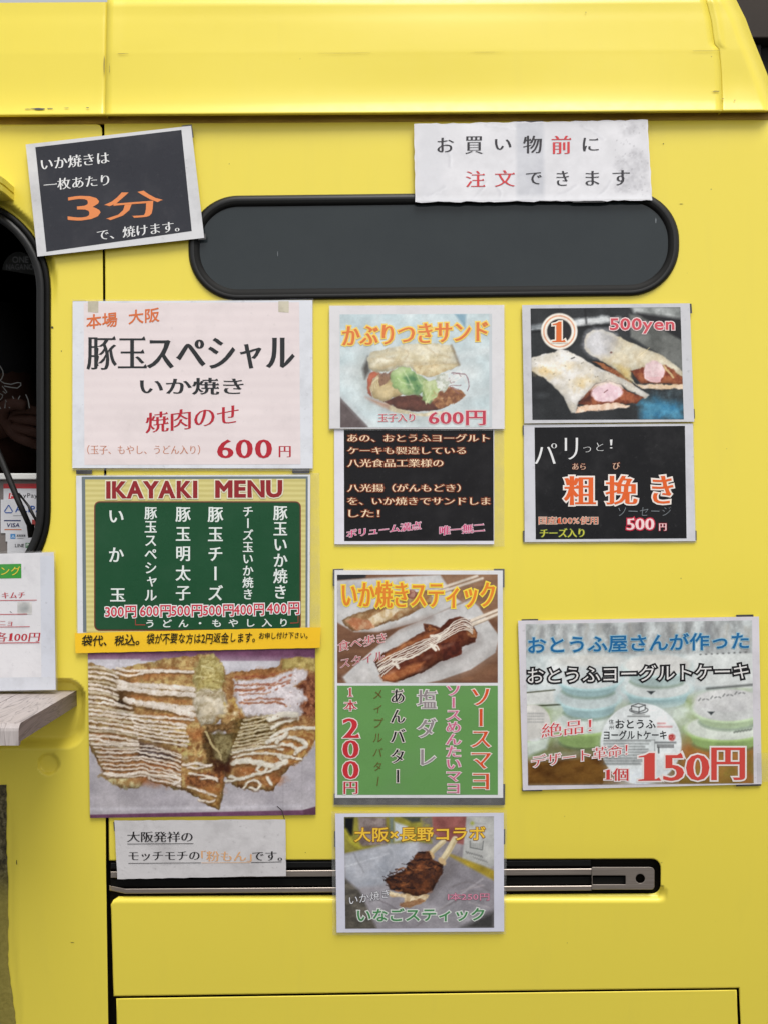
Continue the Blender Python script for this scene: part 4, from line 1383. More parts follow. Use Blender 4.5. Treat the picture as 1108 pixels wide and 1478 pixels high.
for (a, b, c, w) in ((190, 196, 203, 11), (210, 200, 204, 9), (248, 262, 276, 22), (270, 288, 298, 22), (325, 342, 358, 24), (345, 352, 384, 24), (385, 392, 402, 9), (400, 412, 428, 11), (418, 428, 440, 8), (434, 446, 458, 10), (450, 462, 476, 9), (466, 480, 494, 9), (484, 497, 512, 8)):
    x0 = 205 + max(0, a - 300) * .5 + rnd.uniform(-6, 6); x1 = 522 if a < 390 else 500 + rnd.uniform(-15, 15)
    if w == 24: x0 = 240 if a < 340 else 330
    mayo([(x0, a - 3), (x0 + 50, a + 8 + rnd.uniform(-3, 3)), ((x0 + x1) / 2, b + 3), (x1 - 60, (b + c) / 2 + 3 + rnd.uniform(-3, 3)), (x1, c + 2)], w)
for i in range(9):
    y = 512 + i * 17 + rnd.uniform(-3, 3); x0 = 96 + i * 8
    mayo([(x0, y - 4), (x0 + 80, y + rnd.uniform(-4, 4)), (x0 + 170, y - 2 + rnd.uniform(-5, 5)), (340, y + 6), (420, y + 22 + rnd.uniform(-4, 6)), (468, y + 40)], rnd.uniform(6, 9.5), dk=(80, 56, 40))
mayo([(150, 636), (230, 640), (300, 626), (360, 640), (430, 646), (470, 660), (440, 676)], 10)
for pts_ in ([(500, 604), (540, 612), (600, 596)], [(505, 632), (560, 640), (620, 655)], [(500, 690), (560, 705), (618, 728)], [(545, 742), (590, 752), (612, 745)], [(480, 596), (540, 590), (580, 600)], [(555, 655), (600, 650), (625, 665)]):
    mayo(pts_, 9)
# mayonnaise of the right piece
WM = [(222, 214, 216), (198, 188, 190), 6]
A.poly([(690, 240), (780, 236), (860, 226), (930, 200), (985, 188), (1003, 205), (995, 235), (945, 262), (985, 288), (1000, 320), (975, 345), (985, 380), (950, 408), (860, 396), (730, 388), (712, 345), (700, 320), (690, 290)], WM, soft=2, warp=4, sh=(.16, 5))
for (a, b, c, w, x0, x1) in ((228, 224, 214, 9, 700, 860), (262, 258, 240, 6, 700, 930), (282, 279, 270, 10, 700, 820), (300, 296, 288, 4, 720, 850), (322, 318, 320, 6, 740, 900), (336, 332, 346, 9, 720, 915)):
    A.stroke([(x0, a), (x0 + (x1 - x0) * .4, b + rnd.uniform(-3, 3)), (x0 + (x1 - x0) * .75, b), (x1, c)], w, [(182, 124, 88), (146, 84, 60), 4], soft=1.4, warp=2.5)
for x, y in ((838, 258), (862, 250), (888, 240), (822, 284), (846, 272), (872, 276), (900, 262), (918, 252), (790, 284), (905, 226), (930, 218)):
    A.ell(x, y, 8, 4.5, (168, 106, 84), warp=2, a=.85, rot=-.5)
A.poly([(705, 392), (800, 396), (902, 396), (895, 430), (868, 470), (780, 500), (690, 535), (686, 490)], [(130, 106, 62), (86, 68, 36), 5], soft=4, warp=5)
for i in range(10):
    y = 404 + i * 14.5
    mayo([(735 - i * 6, y + 6 + i), (780, y - 4 + rnd.uniform(-2, 3)), (840 - i * 5, y - 12 + rnd.uniform(-4, 4)), (902 - i * 8, y - 16)], rnd.uniform(6, 9), [(204, 190, 154), (168, 152, 112), 4], dk=(70, 54, 30))
for pts_, w in (([(690, 545), (770, 528), (850, 520), (900, 532)], 9), ([(690, 562), (760, 548), (850, 548), (930, 562)], 9), ([(850, 480), (900, 450), (960, 440), (1034, 442)], 13), ([(830, 500), (900, 478), (960, 486), (998, 508), (970, 530)], 16), ([(850, 520), (920, 510), (960, 530), (950, 550)], 14),
                ([(690, 588), (740, 578), (800, 588), (860, 600), (910, 580), (890, 560)], 24), ([(812, 590), (790, 612), (812, 632), (830, 610)], 11), ([(680, 645), (720, 655), (770, 640), (830, 626), (895, 596)], 13), ([(660, 664), (720, 655)], 9),
                ([(735, 692), (752, 668), (780, 662), (806, 676), (790, 700), (762, 694)], 10), ([(832, 650), (850, 676)], 14), ([(900, 560), (980, 572)], 9), ([(850, 440), (890, 420), (960, 400)], 16), ([(846, 405), (900, 384), (955, 385)], 24), ([(875, 500), (915, 460)], 18)):
    mayo(pts_, w, [(218, 212, 196), (198, 190, 172), 6])
A.speck(leftb, (104, 68, 40), 160, 1.0, 4, .55)
A.speck(rightb, (110, 62, 40), 110, 1.0, 5, .55)
A.speck(leftb, (232, 214, 170), 70, .9, 14, .5); A.speck(rightb, (232, 214, 180), 50, .9, 15, .5)
A.speck([(90, 150), (1030, 160), (1030, 790), (90, 800)], (90, 84, 84), 24, .7, 6, .5)
A.I = np.clip((A.I - 150) * 1.12 + 150, 0, 250)
A.grain(20)
A.mesh(p, 0.00025, label='photograph of folded pancakes')
stroke_mesh(p, [([(400, 1164), (407, 1170), (411, 1184)], 1.2)], (60, 52, 52))

# ---- 7 small white sign
q = [(165, 1184.8), (412, 1183), (413.2, 1264.6), (169.6, 1269.4)]
p = poster('slogan_sign', 'small dirty white sign with two underlined lines hanging over the left end of the rail', 'sign', q, 0.0036)
sheet(p, q, paper('grubby_white', (206, 203, 204), 0.5, (150, 146, 146), wrinkle=0.4, seed=7), 0, 0.001, rag=.4)
magnet(p, [(163.5, 1187), (168, 1186), (169, 1200), (165, 1200)])
BK7 = (44, 42, 44)
lettering(p, '大阪発祥の', (184, 1200.5, 278, 1216), BK7, 'minb')
lettering(p, 'モッチモチの', (186, 1229.5, 288, 1243), BK7, 'minb', slope=-.006)
lettering(p, '「粉もん」', (291, 1228.5, 363, 1244), (222, 170, 122), 'minb', label='faded orange word')
lettering(p, 'です。', (364.5, 1229, 407, 1243), BK7, 'minb')
stroke_mesh(p, [([(184, 1218.6), (279.5, 1218)], 0.8), ([(185.5, 1246.6), (290, 1245.8)], 0.8), ([(363, 1245.4), (406.5, 1244.4)], 0.8)], BK7, name='underline')
stroke_mesh(p, [([(291, 1245.9), (362, 1245.3)], 0.7)], (222, 176, 130), name='underline')

# ---- 8 sandwich poster
q = [(475.5, 441), (727, 440), (727.5, 619), (475.5, 618.5)]
p = poster('sandwich_poster', 'white laminated poster with a photographed lettuce sandwich and a faded pink 600 price', 'poster', q, 0.0034)
film_(p, [(474, 438.5), (729, 438), (729, 621.5), (474, 621)])
sheet(p, q, paper('white_laminate', (220, 218, 220), 0.2, seed=8), 0, 0.001)
B = Paint([(490.5, 453.5), (705.5, 452.5), (705.5, 616.5), (491, 616.8)], 0.85, (480, 445, .21661))
B.fill([(182, 200, 204), (204, 212, 212), 60])
B.poly([(50, 36), (420, 36), (300, 120), (50, 200)], (172, 194, 202), soft=14, a=.6)
B.poly([(810, 36), (890, 36), (880, 130)], (110, 150, 172), soft=2, a=.9)
B.poly([(890, 36), (1040, 36), (1040, 120), (900, 90)], (188, 206, 210), soft=6, a=.8)
for pts_ in ([(700, 120), (840, 200), (1040, 300)], [(620, 60), (760, 110)], [(60, 300), (200, 280)], [(60, 420), (180, 460), (260, 600)], [(860, 600), (1040, 560)], [(840, 330), (1040, 290)], [(300, 60), (200, 260)]):
    B.stroke(pts_, 26, (216, 220, 220), soft=8, a=.55)
    B.stroke([(a + 14, b + 22) for a, b in pts_], 18, (162, 180, 184), soft=8, a=.45)
B.poly([(50, 590), (232, 780), (240, 800), (50, 800)], [(98, 84, 84), (84, 70, 70), 12], soft=1)
B.poly([(50, 560), (60, 570), (250, 760), (232, 790), (50, 600)], (196, 200, 202), soft=3, a=.5)
B.poly([(180, 330), (240, 300), (280, 560), (420, 690), (700, 700), (720, 740), (500, 735), (260, 650), (170, 480)], (150, 156, 150), soft=12, a=.6)
B.poly([(200, 400), (236, 320), (250, 420), (215, 470)], (74, 70, 66), soft=3)
B.poly([(235, 600), (380, 640), (560, 700), (760, 680), (700, 712), (560, 716), (400, 690)], [(220, 208, 178), (190, 176, 140), 9], warp=2)       # lower bun
B.poly([(220, 590), (380, 640), (372, 672), (260, 620)], (164, 118, 104), soft=3, a=.8)
B.poly([(230, 470), (250, 430), (300, 415), (320, 440), (270, 470), (250, 540), (262, 590), (235, 565)], [(206, 104, 70), (188, 84, 58), 8], warp=1.5, sh=(.3, 3))  # tomato
B.poly([(262, 480), (310, 440), (400, 460), (480, 570), (340, 622), (270, 590), (250, 530)], [(206, 182, 130), (184, 158, 104), 10], warp=2, sh=(.25, 4))  # egg
for i in range(5): B.stroke([(258 + i * 12, 560 - i * 14), (262 + i * 10, 500 - i * 8), (310 + i * 8, 440)], 4, (222, 206, 166), warp=1, a=.8)
B.poly([(300, 440), (400, 415), (430, 460), (380, 480), (320, 520)], [(104, 68, 54), (140, 98, 74), 6], warp=3, a=.9)
B.poly([(340, 620), (440, 585), (560, 570), (640, 600), (700, 590), (760, 610), (770, 650), (690, 680), (560, 688), (430, 665)], [(84, 44, 36), (112, 60, 46), 9], warp=1.5, sh=(.4, 4))  # patty
B.poly([(640, 600), (760, 520), (850, 540), (880, 590), (800, 640), (700, 670)], [(124, 70, 44), (168, 112, 66), 6], warp=3)
B.poly([(380, 450), (440, 380), (520, 395), (560, 430), (620, 470), (700, 560), (640, 640), (590, 610), (600, 560), (540, 575), (470, 580), (400, 520)], [(148, 182, 104), (176, 200, 138), 10], warp=3, sh=(.3, 4))  # lettuce
B.poly([(470, 450), (540, 430), (590, 520), (570, 580), (520, 540)], [(70, 120, 72), (104, 148, 84), 7], soft=4, warp=3)
B.poly([(400, 430), (440, 385), (500, 400), (460, 450)], (188, 204, 148), soft=4, warp=2, a=.8)
B.poly([(600, 480), (700, 470), (740, 520), (690, 580), (625, 640), (610, 570)], [(196, 208, 150), (168, 188, 116), 6], warp=3)
B.poly([(680, 450), (760, 430), (780, 500), (740, 560), (700, 530)], [(216, 218, 208), (176, 180, 160), 4], warp=3)
r2 = random.Random(9)
for i in range(13):
    x = 760 + r2.uniform(-30, 60); y = 470 + r2.uniform(-40, 60)
    B.stroke([(x, y), (x + r2.uniform(10, 50), y + r2.uniform(-40, 40)), (x + r2.uniform(40, 100), y + r2.uniform(-20, 70))], 4.5, (224, 220, 214) if i % 3 else (130, 80, 90), warp=1.5, a=.9)
B.stroke([(790, 430), (880, 440), (905, 500), (895, 550)], 5, (122, 74, 84), warp=1)
bun = [(232, 330), (260, 292), (400, 262), (480, 240), (640, 232), (790, 240), (815, 300), (845, 378), (800, 400), (700, 430), (640, 462), (560, 430), (520, 390), (440, 390), (370, 415), (300, 425), (250, 400)]
B.poly(bun, [(228, 220, 192), (208, 192, 150), 12], warp=2.5, sh=(.32, 5))
B.poly([(540, 380), (840, 370), (800, 402), (640, 462), (560, 430)], [(214, 196, 150), (196, 168, 118), 6], warp=2)
for pts_, c in (([(300, 320), (420, 290), (560, 280)], (206, 182, 130)), ([(420, 330), (520, 300), (620, 340), (700, 330)], (204, 186, 140)), ([(560, 300), (700, 290), (800, 310)], (232, 224, 200)), ([(260, 380), (380, 340)], (236, 228, 206)), ([(640, 400), (760, 390)], (232, 222, 190)), ([(340, 390), (430, 360), (560, 370), (700, 360), (830, 372)], (176, 150, 108))):
    B.stroke(pts_, 12, c, soft=3, warp=3, a=.6)
B.stroke([(790, 245), (812, 300), (842, 375)], 10, (124, 104, 80), soft=2, a=.8)
B.speck(bun, (150, 128, 88), 70, .8, 3, .5)
B.poly([(480, 250), (640, 236), (780, 246), (700, 290), (560, 300), (470, 290)], (240, 234, 212), soft=5, warp=5, a=.55)
for pts_ in ([(250, 340), (330, 325), (420, 345)], [(440, 262), (500, 300), (480, 340)], [(620, 250), (680, 300), (780, 330)], [(300, 400), (380, 385), (450, 372)]):
    B.stroke(pts_, 5, (188, 160, 112), soft=2, warp=3, a=.6)
for pts_ in ([(470, 410), (500, 470), (540, 540)], [(430, 470), (480, 500), (530, 510)], [(560, 440), (590, 500)], [(640, 500), (650, 560), (630, 610)]):
    B.stroke(pts_, 5, (206, 220, 168), soft=1.5, warp=2, a=.75)
for i in range(24):
    B.ell(r2.uniform(660, 860), r2.uniform(560, 640), r2.uniform(5, 14), r2.uniform(3, 8), r2.choice([(190, 130, 80), (96, 52, 34), (150, 92, 56), (214, 176, 130)]), rot=r2.uniform(0, 3), warp=1, a=.6)
B.I = np.clip((B.I - 140) * 1.1 + 142, 0, 250)
B.grain(14)
B.mesh(p, 0.00025, label='photograph of the sandwich', fade=((198, 204, 204), 0.13))
sheet(p, [(705.5, 452.5), (709.5, 452.5), (709.5, 616.5), (705.5, 616.5)], plain('ink', (196, 202, 206)), 0.0002, name='print_area')
lettering(p, 'かぶりつきサンド', (495, 470.5, 703, 499), (222, 124, 70), 'minh', slope=-.036, outline=[((240, 208, 108), 2.0)], off=.0006)
lettering(p, '玉子入り', (546, 597, 598.5, 609), (196, 74, 88), 'minb', outline=[((220, 212, 210), .7)], off=.0006, slope=-.01)
lettering(p, '600円', (619, 592.5, 699.5, 613.5), (190, 66, 84), 'minh', outline=[((222, 196, 196), 1.3)], off=.0006)

# ---- 9 black text under it
q = [(482.5, 619.5), (712.5, 619.5), (712.5, 785.5), (483, 785.5)]
p = poster('text_poster', 'black laminated sheet with orange glowing paragraph directly below the sandwich photo', 'poster', q, 0.0014)
film_(p, [(482, 619), (727, 619), (727.5, 789), (482, 789.5)])
sheet(p, q, paper('white_laminate', (222, 220, 228), 0.1, seed=9), 0, 0.001)
ink_panel(p, [(496.5, 619.6), (711.5, 619.6), (711.8, 780.5), (497, 781)], (34, 33, 35), 0.0002, dirt=0.06)
CR = (246, 212, 178); GL = [((120, 56, 30), 1.3)]
for s, x0, x1, y0, y1 in (('あの、おとうふヨーグルト', 502, 705.5, 626.6, 637.7), ('ケーキも製造している', 502, 671.5, 645, 655.5), ('八光食品工業様の', 502, 639, 662.5, 674), ('八光揚（がんもどき）', 502, 664, 698.6, 710), ('を、いか焼きでサンドしま', 502, 706.5, 717.6, 728.9), ('した！', 503.5, 547.5, 735.6, 746.6)):
    lettering(p, s, (x0, y0, x1, y1), CR, 'minb', outline=GL, off=.0006)
lettering(p, 'ボリューム満点', (501, 765, 607, 776.5), (206, 70, 120), 'minb', outline=[((226, 196, 208), .7)], off=.0006, slope=-.12)
lettering(p, '唯一無二', (634, 759.5, 698, 773), (206, 70, 120), 'minb', outline=[((226, 196, 208), .7)], off=.0006, slope=-.08)

# ---- 10 rolls poster
q = [(752.8, 440), (995, 437.5), (1001.5, 608.5), (756, 611)]
p = poster('roll_poster', 'silver edged poster with two sausage rolls on black beside a circled 1', 'poster', q, 0.0034)
sheet(p, q, paper('silver_laminate', (204, 204, 208), 0.35, seed=10, wrinkle=.25), 0, 0.001)
magnet(p, [(990, 438), (997.5, 438), (998.5, 452), (992, 452)]); magnet(p, [(994, 590), (1002, 590), (1002.5, 604), (995, 604)])
C = Paint([(765, 445), (981.5, 443), (986.5, 605), (767.8, 605.8)], 0.85, (755, 440, .22112))
C.fill([(34, 36, 38), (48, 50, 52), 30])
C.poly([(700, 10), (1030, 10), (1040, 110), (900, 110), (720, 50)], [(168, 172, 170), (120, 124, 122), 14], soft=3)
C.poly([(740, 50), (1040, 90), (1040, 240), (960, 210), (750, 80)], (34, 34, 36), soft=3)
C.poly([(690, 60), (760, 70), (1040, 235), (1045, 440), (900, 330), (700, 210)], [(112, 114, 110), (88, 90, 86), 16], soft=2)
C.poly([(40, 130), (330, 95), (520, 70), (560, 75), (560, 105), (340, 135), (50, 170)], [(120, 126, 130), (196, 200, 202), 7, (.4, 1)], soft=2.5, warp=2)
C.poly([(330, 110), (560, 78), (640, 80), (640, 110), (340, 140)], (206, 208, 208), soft=3, warp=3, a=.7)
C.stroke([(50, 176), (560, 130), (700, 120)], 8, (18, 18, 20), soft=2)
C.stroke([(400, 20), (410, 120)], 6, (24, 24, 26), soft=2)
C.poly([(760, 640), (860, 600), (1045, 640), (1045, 750), (770, 750)], [(44, 112, 150), (70, 140, 172), 12], soft=9, warp=6)
C.poly([(820, 560), (1045, 540), (1045, 640), (900, 610)], [(40, 46, 50), (70, 84, 90), 7], soft=5, warp=5, a=.8)
C.ell(115, 590, 22, 10, (96, 100, 104), soft=5, a=.6)
# back roll
C.poly([(450, 365), (520, 380), (640, 450), (740, 540), (700, 520), (560, 440)], [(120, 60, 36), (160, 96, 56), 5], warp=2)
C.poly([(396, 235), (410, 190), (455, 162), (520, 160), (600, 195), (700, 245), (800, 290), (900, 322), (990, 390), (1045, 440), (1045, 480), (1030, 470), (900, 400), (800, 420), (700, 430), (700, 470), (740, 520), (690, 490), (600, 420), (520, 370), (430, 320), (396, 280)], [(222, 214, 190), (206, 190, 156), 12], warp=1.5, sh=(.24, 6))
C.poly([(396, 235), (410, 190), (455, 162), (520, 160), (600, 195), (560, 330), (500, 350), (430, 320), (396, 280)], [(206, 206, 214), (184, 184, 190), 12], soft=6, warp=3, a=.85)
C.poly([(500, 190), (600, 200), (640, 260), (560, 320), (520, 260)], [(150, 148, 150), (190, 186, 180), 7], soft=5, warp=4, a=.55)
C.poly([(600, 390), (690, 420), (700, 500), (640, 460)], [(206, 182, 110), (190, 156, 84), 6], soft=4, warp=3, a=.8)
C.poly([(700, 430), (800, 400), (920, 390), (1045, 470), (1045, 525), (900, 510), (760, 515)], [(120, 50, 30), (158, 88, 52), 6], warp=2, sh=(.3, 3))
C.poly([(740, 515), (900, 520), (1045, 515), (1045, 545), (900, 550), (780, 545)], [(222, 200, 176), (206, 176, 140), 7], warp=2)
C.ell(852, 435, 68, 70, [(226, 200, 200), (212, 178, 180), 6], warp=2, soft=1.2)
C.poly([(800, 470), (900, 470), (890, 505), (830, 500)], (214, 170, 172), warp=2)
C.stroke([(915, 395), (950, 440), (980, 475)], 12, (190, 160, 110), warp=1.5)
C.stroke([(760, 330), (800, 300), (822, 280)], 4, (188, 172, 130), warp=1)
# front roll
fr = [(40, 345), (120, 325), (200, 310), (225, 288), (290, 300), (380, 345), (450, 392), (560, 440), (650, 480), (760, 545), (822, 590), (790, 610), (690, 560), (640, 520), (560, 495), (470, 510), (430, 560), (400, 610), (360, 630), (340, 705), (310, 705), (300, 680), (260, 600), (190, 520), (120, 470), (40, 425)]
C.poly(fr, [(226, 222, 216), (210, 202, 186), 14], warp=1.5, sh=(.2, 6))
for (x, y, rx, ry) in ((170, 440, 60, 32), (300, 400, 34, 16), (370, 520, 46, 30), (110, 430, 30, 16), (400, 490, 50, 14)):
    C.ell(x, y, rx, ry, [(206, 172, 104), (220, 200, 156), 6], soft=5, warp=6, a=.75)
C.poly([(355, 640), (430, 560), (470, 520), (640, 540), (690, 570), (790, 605), (740, 640), (600, 650), (420, 665)], [(130, 58, 34), (168, 92, 56), 6], warp=2, sh=(.3, 3))
C.poly([(350, 660), (600, 640), (690, 655), (685, 670), (560, 685), (420, 695), (340, 705)], [(230, 204, 182), (214, 176, 146), 6], warp=2)
C.poly([(360, 640), (410, 590), (450, 570), (440, 640)], (80, 36, 26), soft=3, warp=2)
C.ell(545, 570, 104, 64, [(228, 200, 204), (214, 180, 188), 6], rot=-.12, warp=2, soft=1.2)
C.poly([(430, 560), (470, 512), (560, 492), (640, 520), (650, 545), (560, 510), (480, 530)], (222, 202, 184), soft=2, warp=1, a=.9)
C.stroke([(525, 572), (550, 556)], 5, (110, 60, 60), warp=.5)
C.speck(fr, (96, 84, 66), 26, .8, 2, .7)
C.stroke([(312, 350), (332, 342)], 7, (76, 74, 70)); C.ell(572, 310, 7, 6, (110, 70, 60))
# circled one: printed ring
C.ell(233, 172, 119, 119, (232, 222, 208), soft=1)
C.ell(233, 172, 104, 104, (214, 116, 70), soft=1)
C.ell(233, 172, 98, 98, (232, 222, 208), soft=1)
C.ell(233, 172, 80, 80, (40, 38, 42), soft=1)
C.I = np.clip((C.I - 120) * 1.08 + 126, 8, 250)
C.grain(14)
C.mesh(p, 0.00025, label='photograph of two rolls')
lettering(p, '1', (796.5, 464, 815.5, 493.5), (222, 112, 56), 'minb', outline=[((236, 226, 212), 2.0)], off=.0006, name='circled_number')
lettering(p, '500yen', (880, 459.5, 972.5, 481), (206, 82, 92), 'gothicb', outline=[((232, 206, 206), 1.4)], off=.0006, slope=-.005)

# ---- 11 black coarse-ground poster
q = [(755.4, 612.7), (999.5, 611.4), (1003.3, 781), (756.7, 782.3)]
p = poster('sausage_sign', 'black sign with large orange characters and chalk-like writing below the sausage roll photo', 'sign', q, 0.0018)
film_(p, [(754, 611), (1001, 610), (1005, 784), (755, 785)])
sheet(p, q, paper('silver_laminate', (208, 208, 214), 0.3, seed=11), 0, 0.001)
ink_panel(p, [(770.8, 616.8), (988, 614.5), (990.5, 777), (772.6, 778.4)], (34, 34, 36), 0.0002, dirt=0.10)
for qd in ([(753.5, 614), (757, 614), (758, 628), (754, 628)], [(754, 766), (758, 766), (758, 782), (754.5, 782)], [(1000, 766), (1005, 766), (1005, 780), (1000, 780)]): magnet(p, qd)
lettering(p, 'パ', (771, 639, 803, 670.5), W_, 'min', off=.0006)
lettering(p, 'リ', (814.5, 631, 833.5, 664), W_, 'min', off=.0006)
lettering(p, 'っ', (840.7, 644.5, 852.5, 653), W_, 'thin', off=.0006)
lettering(p, 'と', (860, 638.5, 870.5, 651), W_, 'thin', off=.0006)
lettering(p, '！', (879.5, 634, 883.5, 647.5), W_, 'min', off=.0006)
lettering(p, 'あら', (825.5, 668.7, 844.5, 678), (226, 196, 170), 'min', off=.0006, outline=[((120, 60, 40), .6)])
lettering(p, 'び', (884, 667, 894, 677.5), (226, 196, 170), 'min', off=.0006, outline=[((120, 60, 40), .6)])
for ch, x0, x1, y0, y1 in (('粗', 815, 858, 687, 729), ('挽', 875, 918, 686.5, 728.5), ('き', 942, 970, 686.5, 727)):
    lettering(p, ch, (x0, y0, x1, y1), (222, 98, 42), 'minh', off=.0006, outline=[((236, 226, 218), 2.3)])
lettering(p, 'ソーセージ', (891.6, 731, 968.5, 745), (122, 128, 132), 'hand', off=.0007, jit=.12, shear=.15, label='chalk grey handwriting')
lettering(p, '国産100%使用', (777, 745.5, 862.5, 757), (214, 90, 52), 'min', outline=[((222, 208, 190), .6)], off=.0006)
lettering(p, 'チーズ入り', (779, 763, 842.5, 776), (206, 200, 70), 'minb', outline=[((90, 110, 60), .8)], off=.0006, slope=-.01)
lettering(p, '500', (904.5, 748.5, 943, 765), (236, 208, 208), 'minh', outline=[((196, 40, 66), 1.6)], off=.0006, slope=-.01)
lettering(p, '円', (951, 755.5, 961, 766), (232, 208, 208), 'minb', outline=[((170, 50, 66), .8)], off=.0006)

# ---- 12 stick poster
q = [(483, 823), (725, 823.5), (725.5, 1152), (483.5, 1152)]
p = poster('stick_poster', 'tall poster with a glazed stick photo above a green panel of vertical writing', 'poster', q, 0.0030)
magnet(p, [(482, 1146), (727, 1146), (727, 1162.5), (482, 1162)]); magnet(p, [(480.5, 821.5), (496, 821), (496, 846), (480.5, 846)]); magnet(p, [(712, 821), (727.5, 821), (727.5, 848), (712, 848)]); magnet(p, [(712, 1132), (728.5, 1132), (728, 1162), (712, 1162)])
film_(p, [(480.5, 820.5), (728, 821), (728.5, 1166), (480.5, 1165)], -0.0003)
sheet(p, q, paper('white_laminate', (222, 222, 224), 0.2, seed=12), 0, 0.001)
E_ = Paint([(486.7, 829.6), (717.6, 829.2), (717.8, 985.6), (486.9, 986)], 0.85, (480, 825, .22112))
WOODC = [(134, 92, 66), (112, 74, 54), 26, (.35, 3)]
E_.fill(WOODC)
E_.poly([(700, 10), (1090, 10), (1090, 330), (880, 240), (760, 120)], [(158, 118, 88), (136, 98, 72), 26, (.35, 3)], soft=3)
E_.poly([(25, 15), (220, 15), (215, 42), (30, 58)], (44, 46, 50), soft=1.5)
E_.poly([(25, 60), (330, 40), (700, 20), (800, 170), (840, 200), (560, 330), (300, 396), (140, 395), (25, 330)], [(206, 204, 202), (190, 187, 184), 30], soft=1.5)
E_.poly([(25, 80), (330, 50), (420, 90), (60, 240), (25, 250)], [(196, 194, 196), (182, 178, 180), 20], soft=5)
E_.poly([(60, 320), (100, 290), (240, 250), (420, 150), (620, 120), (650, 170), (640, 210), (460, 300), (260, 370), (130, 390)], [(196, 164, 120), (160, 112, 66), 8], warp=2, sh=(.35, 4))
E_.poly([(80, 320), (130, 300), (260, 320), (280, 370), (150, 386)], [(180, 110, 70), (206, 160, 120), 6], warp=2)
E_.poly([(230, 310), (440, 200), (480, 230), (330, 330), (260, 345)], [(222, 206, 176), (200, 168, 118), 6], warp=2)
E_.ell(515, 150, 30, 30, [(130, 60, 54), (180, 130, 110), 4], warp=3)
for a, b in (((640, 130), (940, 30)), ((660, 150), (975, 45))):
    E_.stroke([a, b], 18, (214, 198, 180), soft=1); E_.stroke([(a[0] + 4, a[1] + 9), (b[0] + 4, b[1] + 9)], 4, (150, 124, 100), soft=1)
# paper boat
E_.poly([(70, 690), (150, 610), (300, 480), (430, 380), (640, 290), (900, 185), (950, 230), (1040, 360), (1085, 420), (1060, 530), (900, 640), (700, 710), (560, 740), (100, 740)], [(208, 206, 204), (192, 189, 187), 40], soft=1.2)
E_.poly([(600, 300), (900, 185), (940, 230), (760, 300)], (188, 184, 182), soft=8, a=.6)
E_.poly([(640, 700), (900, 600), (1060, 480), (1080, 430), (1060, 540), (900, 640), (700, 712)], (168, 160, 156), soft=10, a=.5)
E_.poly([(70, 690), (210, 600), (300, 740), (100, 740)], [(184, 180, 176), (204, 200, 198), 20], soft=4)
E_.poly([(100, 400), (300, 400), (640, 300), (430, 376), (300, 470), (200, 500), (120, 520)], (96, 62, 46), soft=8, a=.6)
E_.poly([(340, 650), (560, 620), (900, 500), (950, 420), (960, 470), (820, 580), (500, 690)], (128, 116, 112), soft=9, a=.6)
# the stick
st = [(275, 590), (330, 530), (440, 480), (560, 410), (600, 390), (590, 340), (640, 345), (700, 370), (760, 310), (830, 295), (900, 320), (940, 400), (930, 460), (840, 490), (835, 540), (700, 590), (600, 650), (480, 700), (400, 725), (330, 712), (310, 680)]
E_.poly(st, [(122, 60, 36), (92, 40, 26), 8], warp=1.5, sh=(.45, 6))
E_.poly([(280, 585), (440, 480), (600, 410), (690, 380), (640, 430), (430, 520), (330, 600)], [(178, 112, 66), (150, 80, 44), 7], soft=3, warp=2)
E_.poly([(310, 680), (480, 620), (600, 590), (560, 650), (400, 720), (330, 712)], [(160, 84, 46), (190, 116, 66), 7], soft=3, warp=2)
E_.poly([(590, 345), (640, 350), (690, 380), (620, 400)], [(180, 110, 60), (90, 46, 30), 4], warp=2)
E_.poly([(860, 360), (930, 380), (940, 440), (880, 420)], [(150, 88, 50), (190, 132, 84), 4], warp=2)
E_.poly([(700, 470), (830, 450), (840, 540), (720, 585)], [(104, 44, 30), (74, 30, 22), 6], warp=2)
for x, y in ((450, 560), (580, 640), (700, 500), (620, 560), (760, 480), (380, 660)): E_.ell(x, y, 16, 6, (206, 150, 120), soft=3, rot=-.4, a=.55)
for i in range(6):
    o_ = i * 15
    pts_ = [(290 + i * 6, 600 + o_ * 1.1), (400, 535 + o_ * 1.05), (520, 480 + o_), (640, 430 + o_ * .75), (720, 392 + o_ * .7), (790, 330 + o_ * 1.0), (860, 306 + o_), (912, 345 + o_ * .8)]
    E_.stroke([(a, b + 6) for a, b in pts_], 4, (80, 40, 28), a=.6, warp=1)
    E_.stroke(pts_, 9 if i in (1, 3) else 7, (224, 214, 200), warp=1.3)
for pts_, w in (([(300, 640), (390, 600), (430, 630)], 14), ([(390, 575), (520, 560), (650, 485), (690, 510)], 13), ([(640, 420), (700, 425), (680, 450)], 16), ([(410, 585), (420, 625)], 12), ([(640, 480), (670, 510)], 22)):
    E_.stroke(pts_, w, (226, 216, 200), warp=1.2)
for a, b in (((905, 320), (1090, 245)), ((915, 345), (1090, 272))):
    E_.stroke([a, b], 20, (222, 206, 186), soft=1); E_.stroke([(a[0], a[1] + 11), (b[0], b[1] + 11)], 4, (150, 124, 100), soft=1)
E_.grain(12)
E_.mesh(p, 0.00025, label='photograph of the glazed stick')
ink_panel(p, [(486.8, 989.8), (717.8, 989.8), (717.9, 1147.5), (487, 1147.6)], (104, 152, 88), 0.0002, label='green panel', dirt=.1)
lettering(p, 'いか焼きスティック', (494.5, 839, 713, 877.5), (226, 134, 52), 'minh', outline=[((240, 214, 76), 1.9)], off=.0006)
lettering(p, '食べ歩き', (487.5, 926, 557, 941.5), (196, 70, 84), 'min', outline=[((224, 204, 200), .8)], off=.0006, slope=-.2)
